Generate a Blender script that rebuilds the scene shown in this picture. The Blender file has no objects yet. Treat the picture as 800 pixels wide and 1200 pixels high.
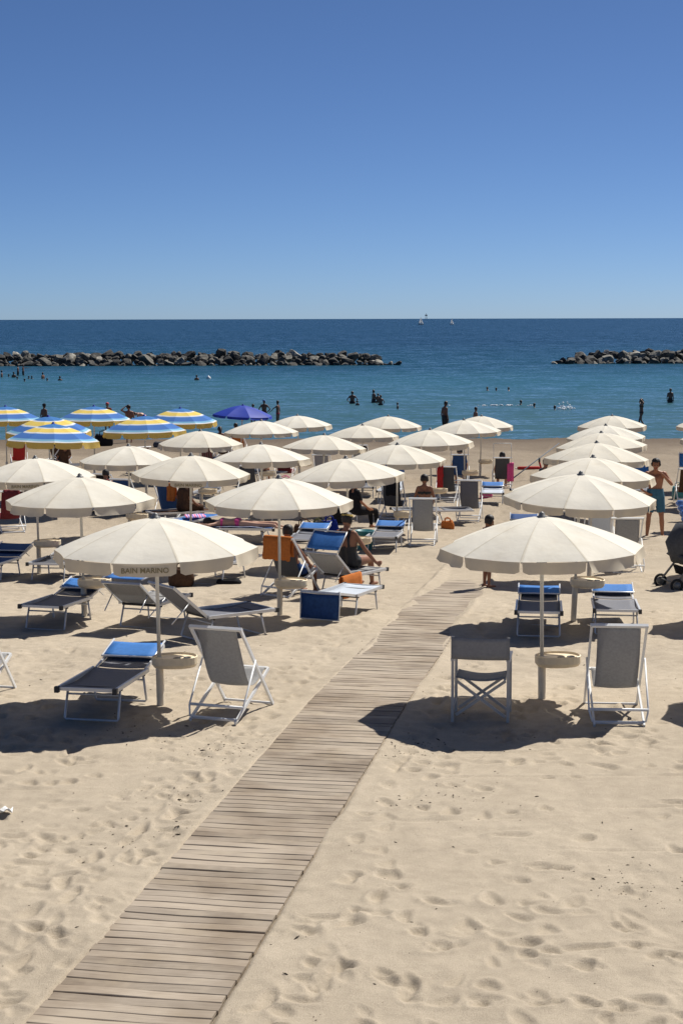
import bpy, math, random
import numpy as np
from mathutils import Vector, Matrix, Quaternion

R = math.radians
random.seed(11)
rng = np.random.RandomState(5)
sc = bpy.context.scene
col = sc.collection

# ------------------------------------------------------------------ camera
FPX, PITCH, CAMZ = 1940.0, math.atan(227 / 1940.0), 4.15
cd = bpy.data.cameras.new('camera')
cam = bpy.data.objects.new('camera', cd)
col.objects.link(cam)
cam.location = (0, 0, CAMZ)
cam.rotation_mode = 'QUATERNION'
cam.rotation_quaternion = Quaternion((1, 0, 0), R(90) - PITCH) @ Quaternion((0, 0, 1), R(-0.15))
cd.sensor_fit = 'VERTICAL'
cd.sensor_height = 36
cd.lens = FPX / 1200 * 36
cd.clip_start = 0.1
cd.clip_end = 60000
sc.camera = cam

# ------------------------------------------------------------------ sky and sun
SUN_EL, SUN_AZ = R(51.5), R(43)          # azimuth measured from +Y towards +X
world = bpy.data.worlds.new('World')
sc.world = world
world.use_nodes = True
wn = world.node_tree
bg = wn.nodes['Background']
sky = wn.nodes.new('ShaderNodeTexSky')
sky.sky_type = 'NISHITA'
sky.sun_disc = False
sky.sun_elevation = SUN_EL
sky.sun_rotation = SUN_AZ
sky.altitude = 0
sky.air_density = 0.45
sky.dust_density = 0.22
sky.ozone_density = 10.0
wn.links.new(sky.outputs[0], bg.inputs[0])
bg.inputs[1].default_value = 0.068
sl = bpy.data.lights.new('sun', 'SUN')
sun = bpy.data.objects.new('sun', sl)
col.objects.link(sun)
sl.energy = 5.0
sl.angle = R(0.53)
sl.color = (1.0, 0.955, 0.88)
sdir = Vector((math.sin(SUN_AZ) * math.cos(SUN_EL), math.cos(SUN_AZ) * math.cos(SUN_EL), math.sin(SUN_EL)))
sun.rotation_euler = (-sdir).to_track_quat('-Z', 'Y').to_euler()
sun.location = (0, 0, 30)
sc.view_settings.view_transform = 'Standard'
sc.view_settings.look = 'None'
sc.view_settings.exposure = 0.30
sc.view_settings.gamma = 1.0

# ------------------------------------------------------------------ ground profile and placing
PROF = [(-30, .55), (5, .16), (9.6, .09), (17.6, 0), (23.7, -.24), (29, -.45), (35, -.65), (45, -.95),
        (53, -1.15), (65, -1.4), (77, -1.58), (81, -1.64), (95, -2.1), (130, -3.0), (400, -6)]
PX = np.array([p[0] for p in PROF], float)
PZ = np.array([p[1] for p in PROF], float)
SEA = -1.62

def gz(y):
    return float(np.interp(y, PX, PZ))

def ray(px, py):
    u, v = (px - 400) / FPX, (600 - py) / FPX
    c, s = math.cos(PITCH), math.sin(PITCH)
    return Vector((u, c + v * s, -s + v * c))

def G(px, py, up=0.0):
    """ground spot (or a level `up` above the ground) seen at a photograph position"""
    d = ray(px, py)
    t = 20.0
    for _ in range(60):
        y = t * d.y
        t = t * .5 + .5 * (gz(y) + up - CAMZ) / d.z
    return Vector((t * d.x, t * d.y, gz(t * d.y)))

def W(px, py, z=SEA):
    d = ray(px, py)
    t = (z - CAMZ) / d.z
    return Vector((t * d.x, t * d.y, z))

def AT(px, py, Y):
    d = ray(px, py)
    return Vector((0, 0, CAMZ)) + d * (Y / d.y)

# ------------------------------------------------------------------ materials
MATS = {}
def lin(c):
    return tuple(((x / 12.92) if x <= .04045 else ((x + .055) / 1.055) ** 2.4) for x in c)

class NT:
    def __init__(s, name):
        s.m = bpy.data.materials.new(name)
        s.m.use_nodes = True
        s.t = s.m.node_tree
        s.b = s.t.nodes['Principled BSDF']
        s.out = s.t.nodes['Material Output']
        MATS[name] = s.m
    def n(s, typ, **kw):
        x = s.t.nodes.new(typ)
        for k, v in kw.items():
            setattr(x, k, v)
        return x
    def l(s, a, b):
        s.t.links.new(a, b)
    def coord(s, kind='Object', scale=(1, 1, 1)):
        tc = s.n('ShaderNodeTexCoord')
        mp = s.n('ShaderNodeMapping')
        mp.inputs['Scale'].default_value = scale
        s.l(tc.outputs[kind], mp.inputs[0])
        return mp.outputs[0]
    def noise(s, vec, scale, detail=3, rough=.55):
        x = s.n('ShaderNodeTexNoise')
        x.inputs['Scale'].default_value = scale
        x.inputs['Detail'].default_value = detail
        x.inputs['Roughness'].default_value = rough
        s.l(vec, x.inputs['Vector'])
        return x
    def ramp(s, fac, stops):
        x = s.n('ShaderNodeValToRGB')
        el = x.color_ramp.elements
        while len(el) > 1:
            el.remove(el[-1])
        for i, (p, c) in enumerate(stops):
            e = el[0] if i == 0 else el.new(p)
            e.position = p
            e.color = (*c, 1) if len(c) == 3 else c
        s.l(fac, x.inputs[0])
        return x.outputs[0]
    def bump(s, h, strength, dist):
        x = s.n('ShaderNodeBump')
        x.inputs['Strength'].default_value = strength
        x.inputs['Distance'].default_value = dist
        s.l(h, x.inputs['Height'])
        s.l(x.outputs[0], s.b.inputs['Normal'])
        return x

def plain(name, c, rough=.6, var=.12, scale=14, metal=0, bump=0, transl=0, spec=.5, sub=0):
    t = NT(name)
    v = t.coord()
    nz = t.noise(v, scale, 4)
    lo = tuple(max(0, x * (1 - var)) for x in c)
    hi = tuple(min(1, x * (1 + var)) for x in c)
    cr = t.ramp(nz.outputs[0], [(.3, lo), (.7, hi)])
    t.l(cr, t.b.inputs['Base Color'])
    t.b.inputs['Roughness'].default_value = rough
    t.b.inputs['Metallic'].default_value = metal
    t.b.inputs['Specular IOR Level'].default_value = spec
    if bump:
        n2 = t.noise(v, scale * 6, 3)
        t.bump(n2.outputs[0], .4, bump)
    if transl:
        tr = t.n('ShaderNodeBsdfTranslucent')
        mx = t.n('ShaderNodeMixShader')
        mx.inputs[0].default_value = transl
        t.l(cr, tr.inputs[0])
        t.l(t.b.outputs[0], mx.inputs[1])
        t.l(tr.outputs[0], mx.inputs[2])
        t.l(mx.outputs[0], t.out.inputs[0])
    return t.m

def canvas_material():
    t = NT('canvas')
    tc = t.n('ShaderNodeTexCoord')
    oi = t.n('ShaderNodeObjectInfo')
    sp = t.n('ShaderNodeSeparateXYZ')
    t.l(tc.outputs['UV'], sp.inputs[0])
    off = t.n('ShaderNodeVectorMath', operation='ADD')
    mul = t.n('ShaderNodeVectorMath', operation='SCALE')
    cx = t.n('ShaderNodeCombineXYZ')
    for i in range(3):
        t.l(oi.outputs['Random'], cx.inputs[i])
    t.l(cx.outputs[0], mul.inputs[0])
    mul.inputs['Scale'].default_value = 40
    t.l(tc.outputs['Object'], off.inputs[0]); t.l(mul.outputs[0], off.inputs[1])
    st = t.noise(off.outputs[0], 2.6, 5, .62)
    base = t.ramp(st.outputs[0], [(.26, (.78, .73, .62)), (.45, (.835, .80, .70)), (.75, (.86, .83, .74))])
    seam = t.ramp(sp.outputs[1], [(0, (.86, .84, .80)), (.022, (.86, .84, .80)), (.03, (1, 1, 1)), (.97, (1, 1, 1)), (.978, (.86, .84, .80)), (1, (.86, .84, .80))])
    m = t.n('ShaderNodeMixRGB', blend_type='MULTIPLY')
    m.inputs[0].default_value = 1
    t.l(base, m.inputs[1]); t.l(seam, m.inputs[2])
    tint = t.ramp(oi.outputs['Random'], [(0, (.95, .94, .92)), (1, (1.02, 1.02, 1.02))])
    m2 = t.n('ShaderNodeMixRGB', blend_type='MULTIPLY')
    m2.inputs[0].default_value = 1
    t.l(m.outputs[0], m2.inputs[1]); t.l(tint, m2.inputs[2])
    t.l(m2.outputs[0], t.b.inputs['Base Color'])
    t.b.inputs['Roughness'].default_value = .85
    t.b.inputs['Specular IOR Level'].default_value = .15
    wr = t.noise(off.outputs[0], 4.5, 3, .5)
    bp = t.bump(wr.outputs[0], .35, .03)
    tr = t.n('ShaderNodeBsdfTranslucent')
    mx = t.n('ShaderNodeMixShader')
    mx.inputs[0].default_value = .25
    t.l(m2.outputs[0], tr.inputs[0])
    t.l(t.b.outputs[0], mx.inputs[1])
    t.l(tr.outputs[0], mx.inputs[2])
    t.l(mx.outputs[0], t.out.inputs[0])
canvas_material()
plain('valance_shaded', (.66, .585, .455), .85, .06, 6, transl=.10, spec=.15, bump=.0006)  # valance canvas: its shade is put into the darker colour; doubled, so less translucent
plain('print', (.27, .225, .12), .8, .1)
plain('pole', (.62, .60, .54), .45, .06, 8, spec=.5)
plain('tube', (.66, .60, .48), .6, .09, 9)
plain('tray', (.74, .62, .43), .55, .10, 12)
plain('finial', (.20, .20, .19), .4, .1)
plain('rib', (.50, .48, .44), .5, .05)
plain('alu', (.60, .61, .62), .36, .06, 10, metal=.35)
plain('whiteframe', (.72, .73, .73), .4, .05, 10)
plain('sling', (.37, .37, .37), .75, .10, 40, transl=.32, spec=.3)
plain('slingdark', (.075, .078, .09), .75, .12, 40, transl=.08, spec=.3)
plain('slingwhite', (.50, .55, .62), .7, .05, 40, transl=.1)
plain('slate', (.16, .165, .19), .7, .10, 40, transl=.12, spec=.4)
plain('blue', (.04, .17, .48), .7, .10, 20, transl=.12, spec=.3)
plain('navy', (.02, .065, .20), .75, .15, 20, transl=.08, spec=.3)
plain('royal', (.018, .05, .40), .6, .08, 6, transl=.2, spec=.3)
plain('cap', (.03, .03, .032), .6, .1)
plain('orange', (.52, .17, .045), .95, .10, 30, spec=.1, bump=.003, transl=.12)
plain('pink', (.72, .10, .28), .95, .10, 30, spec=.1, bump=.003)
plain('red', (.45, .035, .035), .9, .12, 30, spec=.15, bump=.002)
plain('maroon', (.16, .03, .035), .9, .15, 30, spec=.1, bump=.002)
plain('black', (.014, .014, .017), .9, .2, 30, spec=.15)
plain('brown', (.085, .047, .03), .9, .2, 25, spec=.1, bump=.003)
plain('olive', (.12, .12, .03), .8, .15, 20)
plain('teal', (.02, .17, .19), .5, .1, 10)
plain('greyfab', (.075, .08, .09), .85, .15, 30, spec=.2)
plain('tyre', (.02, .02, .02), .85, .2)
plain('strollerframe', (.20, .20, .19), .45, .08, metal=.3)
plain('white', (.80, .80, .78), .6, .05)
plain('lilac', (.50, .30, .55), .9, .1, 30)
plain('skin_tan', (.37, .165, .09), .5, .10, 9, spec=.35)
plain('skin_deep', (.26, .12, .07), .5, .10, 9, spec=.35)
plain('skin_dark', (.165, .085, .055), .5, .10, 9, spec=.35)
plain('skin_fair', (.56, .33, .23), .5, .08, 9, spec=.35)
plain('hair_dark', (.016, .012, .010), .6, .3, 60)
plain('hair_grey', (.16, .15, .145), .6, .3, 60)
plain('shorts_blue', (.035, .13, .20), .8, .12, 20)
plain('swim_black', (.012, .012, .014), .6, .2)
plain('swim_red', (.4, .03, .05), .7, .1)
plain('hat_red', (.5, .04, .05), .8, .1)
plain('hat_blue', (.06, .16, .38), .8, .1)
plain('splash', (.85, .88, .9), .5, .03)
plain('far_grey', (.10, .13, .17), .8, .1)
plain('sail', (.88, .89, .89), .8, .03, transl=.6)
plain('twig', (.06, .045, .028), .9, .3)

def stripes_material():
    t = NT('striped_canvas')
    tc = t.n('ShaderNodeTexCoord')
    sp = t.n('ShaderNodeSeparateXYZ')
    t.l(tc.outputs['UV'], sp.inputs[0])
    b1, w, yl, b2, pale = (.06, .20, .50), (.72, .76, .78), (.82, .62, .16), (.07, .19, .52), (.25, .52, .72)
    x = t.n('ShaderNodeValToRGB')
    x.color_ramp.interpolation = 'LINEAR'
    st = [(0, b1), (.33, b1), (.35, w), (.38, w), (.40, yl), (.58, yl), (.60, w), (.63, w), (.66, b2), (.86, b2), (.90, pale), (.945, pale), (.955, w), (1, w)]
    el = x.color_ramp.elements
    while len(el) > 1:
        el.remove(el[-1])
    for i, (p, c) in enumerate(st):
        e = el[0] if i == 0 else el.new(p)
        e.position = p
        e.color = (*c, 1)
    t.l(sp.outputs[0], x.inputs[0])
    t.l(x.outputs[0], t.b.inputs['Base Color'])
    t.b.inputs['Roughness'].default_value = .85
    t.b.inputs['Specular IOR Level'].default_value = .15
    tr = t.n('ShaderNodeBsdfTranslucent')
    mx = t.n('ShaderNodeMixShader')
    mx.inputs[0].default_value = .22
    t.l(x.outputs[0], tr.inputs[0])
    t.l(t.b.outputs[0], mx.inputs[1])
    t.l(tr.outputs[0], mx.inputs[2])
    t.l(mx.outputs[0], t.out.inputs[0])
stripes_material()
plain('yellow_canvas', (.70, .50, .14), .85, .06, 6, transl=.35, spec=.15)

def towel_stripes(name, a, b, c, scale):
    t = NT(name)
    v = t.coord()
    w = t.n('ShaderNodeTexWave')
    w.inputs['Scale'].default_value = scale
    w.inputs['Distortion'].default_value = .6
    t.l(v, w.inputs['Vector'])
    cr = t.ramp(w.outputs[0], [(.2, a), (.45, b), (.6, b), (.8, c)])
    t.l(cr, t.b.inputs['Base Color'])
    t.b.inputs['Roughness'].default_value = .95
towel_stripes('towel_grey', (.35, .36, .38), (.10, .11, .13), (.45, .42, .4), 5)
towel_stripes('towel_pinkwhite', (.65, .12, .32), (.75, .72, .74), (.25, .15, .5), 3)
towel_stripes('towel_navywhite', (.02, .04, .14), (.65, .66, .7), (.03, .05, .16), 4)
towel_stripes('patch_maroon', (.16, .05, .06), (.22, .16, .13), (.10, .05, .05), 2)

def sand_material():
    t = NT('sand')
    tc = t.n('ShaderNodeTexCoord')
    v = tc.outputs['Object']
    big = t.noise(v, .45, 4, .6)
    mid = t.noise(v, 5, 5, .65)
    fine = t.noise(v, 160, 3, .7)
    c1 = t.ramp(big.outputs[0], [(.3, (.43, .37, .285)), (.7, (.49, .425, .33))])
    c2 = t.ramp(mid.outputs[0], [(.25, (.82, .80, .78)), (.75, (1.08, 1.06, 1.04))])
    c3 = t.ramp(fine.outputs[0], [(.25, (.70, .68, .65)), (.55, (1.06, 1.06, 1.06))])
    m1 = t.n('ShaderNodeMixRGB', blend_type='MULTIPLY')
    m1.inputs[0].default_value = 1
    t.l(c1, m1.inputs[1]); t.l(c2, m1.inputs[2])
    m2 = t.n('ShaderNodeMixRGB', blend_type='MULTIPLY')
    m2.inputs[0].default_value = 1
    t.l(m1.outputs[0], m2.inputs[1]); t.l(c3, m2.inputs[2])
    # damp, darker sand close to the water level
    sp = t.n('ShaderNodeSeparateXYZ')
    t.l(v, sp.inputs[0])
    mr = t.n('ShaderNodeMapRange')
    mr.inputs['From Min'].default_value = -1.42
    mr.inputs['From Max'].default_value = -1.60
    t.l(sp.outputs[2], mr.inputs[0])
    wet = t.n('ShaderNodeMixRGB', blend_type='MIX')
    t.l(mr.outputs[0], wet.inputs[0])
    t.l(m2.outputs[0], wet.inputs[1])
    wet.inputs[2].default_value = (.20, .155, .11, 1)
    # packed older sand farther down the beach is a little browner
    mr2 = t.n('ShaderNodeMapRange')
    mr2.inputs['From Min'].default_value = -.35
    mr2.inputs['From Max'].default_value = -1.35
    t.l(sp.outputs[2], mr2.inputs[0])
    far = t.n('ShaderNodeMixRGB', blend_type='MULTIPLY')
    t.l(mr2.outputs[0], far.inputs[0])
    t.l(wet.outputs[0], far.inputs[1])
    far.inputs[2].default_value = (.60, .57, .54, 1)
    t.l(far.outputs[0], t.b.inputs['Base Color'])
    t.b.inputs['Roughness'].default_value = .92
    t.b.inputs['Specular IOR Level'].default_value = .2
    hb = t.n('ShaderNodeMath', operation='ADD')
    f2 = t.noise(v, 45, 4, .7)
    t.l(fine.outputs[0], hb.inputs[0]); t.l(f2.outputs[0], hb.inputs[1])
    t.bump(hb.outputs[0], .7, .009)
sand_material()

def wood_material():
    t = NT('planks')
    oi = t.n('ShaderNodeObjectInfo')
    tc = t.n('ShaderNodeTexCoord')
    ad = t.n('ShaderNodeVectorMath', operation='MULTIPLY_ADD')
    cx = t.n('ShaderNodeCombineXYZ')
    for i in range(3):
        t.l(oi.outputs['Random'], cx.inputs[i])
    t.l(cx.outputs[0], ad.inputs[0])
    ad.inputs[1].default_value = (37, 53, 11)
    t.l(tc.outputs['Object'], ad.inputs[2])
    mp = t.n('ShaderNodeMapping')
    mp.inputs['Scale'].default_value = (2.2, 42, 30)
    t.l(ad.outputs[0], mp.inputs[0])
    g = t.noise(mp.outputs[0], 1.6, 5, .65)
    p = t.noise(ad.outputs[0], 3.0, 3, .6)
    c1 = t.ramp(g.outputs[0], [(.25, (.27, .225, .175)), (.75, (.40, .34, .27))])
    c2 = t.ramp(oi.outputs['Random'], [(0, (.80, .79, .78)), (.5, (1.0, .99, .98)), (1, (1.16, 1.15, 1.13))])
    m = t.n('ShaderNodeMixRGB', blend_type='MULTIPLY')
    m.inputs[0].default_value = 1
    t.l(c1, m.inputs[1]); t.l(c2, m.inputs[2])
    # blown sand dusted over the wood
    d = t.ramp(p.outputs[0], [(.48, (0, 0, 0)), (.72, (.75, .75, .75))])
    m2 = t.n('ShaderNodeMixRGB', blend_type='MIX')
    t.l(d, m2.inputs[0])
    t.l(m.outputs[0], m2.inputs[1])
    m2.inputs[2].default_value = (.40, .335, .25, 1)
    gp = t.n('ShaderNodeNewGeometry')
    w1 = t.noise(gp.outputs['Position'], 1.1, 4, .6)
    wc = t.ramp(w1.outputs[0], [(.36, (.70, .66, .62)), (.58, (1.04, 1.04, 1.04))])
    m3 = t.n('ShaderNodeMixRGB', blend_type='MULTIPLY')
    m3.inputs[0].default_value = 1
    t.l(m2.outputs[0], m3.inputs[1]); t.l(wc, m3.inputs[2])
    t.l(m3.outputs[0], t.b.inputs['Base Color'])
    t.b.inputs['Roughness'].default_value = .85
    t.b.inputs['Specular IOR Level'].default_value = .25
    t.bump(g.outputs[0], .4, .004)
wood_material()

def rock_material():
    t = NT('rock')
    oi = t.n('ShaderNodeObjectInfo')
    v = t.coord()
    nz = t.noise(v, 1.4, 6, .65)
    c1 = t.ramp(oi.outputs['Random'], [(0, (.03, .03, .03)), (.5, (.065, .062, .056)), (.82, (.12, .115, .10)), (.93, (.24, .23, .20)), (1, (.36, .34, .30))])
    c2 = t.ramp(nz.outputs[0], [(.35, (.35, .35, .35)), (.65, (1.5, 1.48, 1.4))])
    m = t.n('ShaderNodeMixRGB', blend_type='MULTIPLY')
    m.inputs[0].default_value = 1
    t.l(c1, m.inputs[1]); t.l(c2, m.inputs[2])
    t.l(m.outputs[0], t.b.inputs['Base Color'])
    t.b.inputs['Roughness'].default_value = .85
    t.bump(nz.outputs[0], .6, .15)
rock_material()

def water_material():
    t = NT('sea_water')
    tc = t.n('ShaderNodeTexCoord')
    v = tc.outputs['Object']
    sp = t.n('ShaderNodeSeparateXYZ')
    t.l(v, sp.inputs[0])
    # depth: sandy shallows, the basin inside the breakwater, the open sea
    mr = t.n('ShaderNodeMapRange')
    mr.inputs['From Min'].default_value = 80
    mr.inputs['From Max'].default_value = 420
    pn = t.noise(v, .02, 3)
    a = t.n('ShaderNodeMath', operation='MULTIPLY_ADD')
    t.l(pn.outputs[0], a.inputs[0])
    a.inputs[1].default_value = 60
    t.l(sp.outputs[1], a.inputs[2])
    t.l(a.outputs[0], mr.inputs[0])
    c = t.ramp(mr.outputs[0], [(0, (.115, .155, .155)), (.06, (.062, .135, .160)), (.30, (.034, .118, .162)), (.42, (.013, .066, .098)), (1, (.004, .036, .064))])
    t.l(c, t.b.inputs['Base Color'])
    t.b.inputs['Roughness'].default_value = .16
    t.b.inputs['IOR'].default_value = 1.33
    t.b.inputs['Specular IOR Level'].default_value = .32
    # wind waves as tilted normals (several lengths)
    def slopes(scale, stretch, amp, detail):
        mp = t.n('ShaderNodeMapping')
        mp.inputs['Scale'].default_value = stretch
        t.l(v, mp.inputs[0])
        nz = t.noise(mp.outputs[0], scale, detail, .6)
        s1 = t.n('ShaderNodeVectorMath', operation='SUBTRACT')
        t.l(nz.outputs['Color'], s1.inputs[0])
        s1.inputs[1].default_value = (.5, .5, .5)
        s2 = t.n('ShaderNodeVectorMath', operation='MULTIPLY')
        t.l(s1.outputs[0], s2.inputs[0])
        s2.inputs[1].default_value = (amp * .7, amp, 0)
        return s2.outputs[0]
    a1 = slopes(.35, (1, 2.2, 1), .75, 4)
    a2 = slopes(2.2, (1, 1.8, 1), .95, 4)
    a3 = slopes(.05, (1, 3, 1), .18, 3)
    s = t.n('ShaderNodeVectorMath', operation='ADD')
    t.l(a1, s.inputs[0]); t.l(a2, s.inputs[1])
    s3 = t.n('ShaderNodeVectorMath', operation='ADD')
    t.l(s.outputs[0], s3.inputs[0]); t.l(a3, s3.inputs[1])
    up = t.n('ShaderNodeVectorMath', operation='ADD')
    t.l(s3.outputs[0], up.inputs[0])
    up.inputs[1].default_value = (0, -.15, 1)
    nn = t.n('ShaderNodeVectorMath', operation='NORMALIZE')
    t.l(up.outputs[0], nn.inputs[0])
    t.l(nn.outputs[0], t.b.inputs['Normal'])
water_material()

def float_material():
    t = NT('clear_vinyl')
    v = t.coord()
    w = t.n('ShaderNodeTexWave')
    w.inputs['Scale'].default_value = .9
    t.l(v, w.inputs['Vector'])
    cr = t.ramp(w.outputs[0], [(.2, (.10, .22, .55)), (.8, (.30, .45, .75))])
    t.l(cr, t.b.inputs['Base Color'])
    t.b.inputs['Roughness'].default_value = .12
    t.b.inputs['Transmission Weight'].default_value = .35
float_material()

# ------------------------------------------------------------------ mesh helpers
class MB:
    def __init__(s):
        s.v, s.f, s.uv = [], [], None
    def add(s, vs, fs):
        o = len(s.v)
        s.v += [tuple(p) for p in vs]
        s.f += [tuple(i + o for i in f) for f in fs]
        return s
    def box(s, c, d, m=None):
        x, y, z = [k / 2 for k in d]
        vs = [Vector((a * x, b * y, e * z)) for a in (-1, 1) for b in (-1, 1) for e in (-1, 1)]
        if m is not None:
            vs = [m @ p for p in vs]
        vs = [p + Vector(c) for p in vs]
        return s.add(vs, [(0, 1, 3, 2), (4, 6, 7, 5), (0, 4, 5, 1), (2, 3, 7, 6), (0, 2, 6, 4), (1, 5, 7, 3)])
    def tube(s, pts, r, n=8, cap=True):
        pts = [Vector(p) for p in pts]
        rs = r if isinstance(r, (list, tuple)) else [r] * len(pts)
        vs, fs = [], []
        ref = None
        for i, p in enumerate(pts):
            t = (pts[min(i + 1, len(pts) - 1)] - pts[max(i - 1, 0)]).normalized()
            if ref is None:
                ref = Vector((0, 0, 1)) if abs(t.z) < .9 else Vector((0, 1, 0))
            a = t.cross(ref).normalized()
            b = a.cross(t).normalized()
            ref = b
            for k in range(n):
                an = 2 * math.pi * k / n + math.pi / n
                vs.append(p + (a * math.cos(an) + b * math.sin(an)) * rs[i])
        for i in range(len(pts) - 1):
            for k in range(n):
                q = (k + 1) % n
                fs.append((i * n + k, i * n + q, (i + 1) * n + q, (i + 1) * n + k))
        if cap:
            fs.append(tuple(range(n))[::-1])
            fs.append(tuple((len(pts) - 1) * n + k for k in range(n)))
        return s.add(vs, fs)
    def lathe(s, prof, n=16, c=(0, 0, 0)):
        vs, fs = [], []
        for r, z in prof:
            for k in range(n):
                a = 2 * math.pi * k / n
                vs.append((c[0] + r * math.cos(a), c[1] + r * math.sin(a), c[2] + z))
        for i in range(len(prof) - 1):
            for k in range(n):
                q = (k + 1) % n
                fs.append((i * n + k, i * n + q, (i + 1) * n + q, (i + 1) * n + k))
        fs.append(tuple(range(n))[::-1])
        fs.append(tuple((len(prof) - 1) * n + k for k in range(n)))
        return s.add(vs, fs)
    def grid(s, P):
        """P: rows of points -> sheet"""
        nu, nv = len(P), len(P[0])
        vs = [q for r in P for q in r]
        fs = [(i * nv + j, i * nv + j + 1, (i + 1) * nv + j + 1, (i + 1) * nv + j) for i in range(nu - 1) for j in range(nv - 1)]
        return s.add(vs, fs)
    def mesh(s, name, mat, smooth=False):
        me = bpy.data.meshes.new(name)
        me.from_pydata(s.v, [], s.f)
        if smooth:
            me.polygons.foreach_set('use_smooth', [True] * len(me.polygons))
        if s.uv is not None:
            ul = me.uv_layers.new(name='UVMap')
            for lp in me.loops:
                ul.data[lp.index].uv = s.uv[lp.vertex_index]
        me.materials.append(MATS[mat])
        me.update()
        return me
    def build(s, name, mat, parent=None, smooth=False, loc=None):
        o = bpy.data.objects.new(name, s.mesh(name, mat, smooth))
        col.objects.link(o)
        if parent is not None:
            o.parent = parent
        if loc is not None:
            o.location = loc
        return o

def thicken(o, t=.004):
    md = o.modifiers.new('cloth', 'SOLIDIFY')
    md.thickness = t
    md.offset = 0
    return o

def tag(o, label=None, cat=None, group=None, kind=None):
    if label: o['label'] = label
    if cat: o['category'] = cat
    if group: o['group'] = group
    if kind: o['kind'] = kind
    return o

def empty(name, loc=(0, 0, 0), rz=0, label=None, cat=None, group=None):
    o = bpy.data.objects.new(name, None)
    o.empty_display_size = .2
    col.objects.link(o)
    o.location = loc
    o.rotation_euler = (0, 0, rz)
    return tag(o, label, cat, group)

def copy_tree(o, parent=None):
    c = o.copy()
    col.objects.link(c)
    c.parent = parent
    for ch in list(o.children):
        copy_tree(ch, c)
    return c

# ------------------------------------------------------------------ value noise on arrays
def vnoise(x, y, seed):
    xi, yi = np.floor(x).astype(np.int64), np.floor(y).astype(np.int64)
    fx, fy = x - xi, y - yi
    fx, fy = fx * fx * (3 - 2 * fx), fy * fy * (3 - 2 * fy)
    def h(a, b):
        n = (a * 374761393 + b * 668265263 + seed * 974711) & 0x7fffffff
        n = ((n ^ (n >> 13)) * 1274126177) & 0x7fffffff
        return ((n ^ (n >> 16)) & 0xffff) / 65535.0 - .5
    a, b, c, d = h(xi, yi), h(xi + 1, yi), h(xi, yi + 1), h(xi + 1, yi + 1)
    return (a * (1 - fx) + b * fx) * (1 - fy) + (c * (1 - fx) + d * fx) * fy

# boardwalk centre line
BW0, BW1 = Vector((-1.225, 9.6)), Vector((1.80, 27.0))
BWD = (BW1 - BW0).normalized()
BWW = 1.05
YAW = -math.atan2(BWD.x, BWD.y)           # common yaw of the rows of beach furniture

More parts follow.
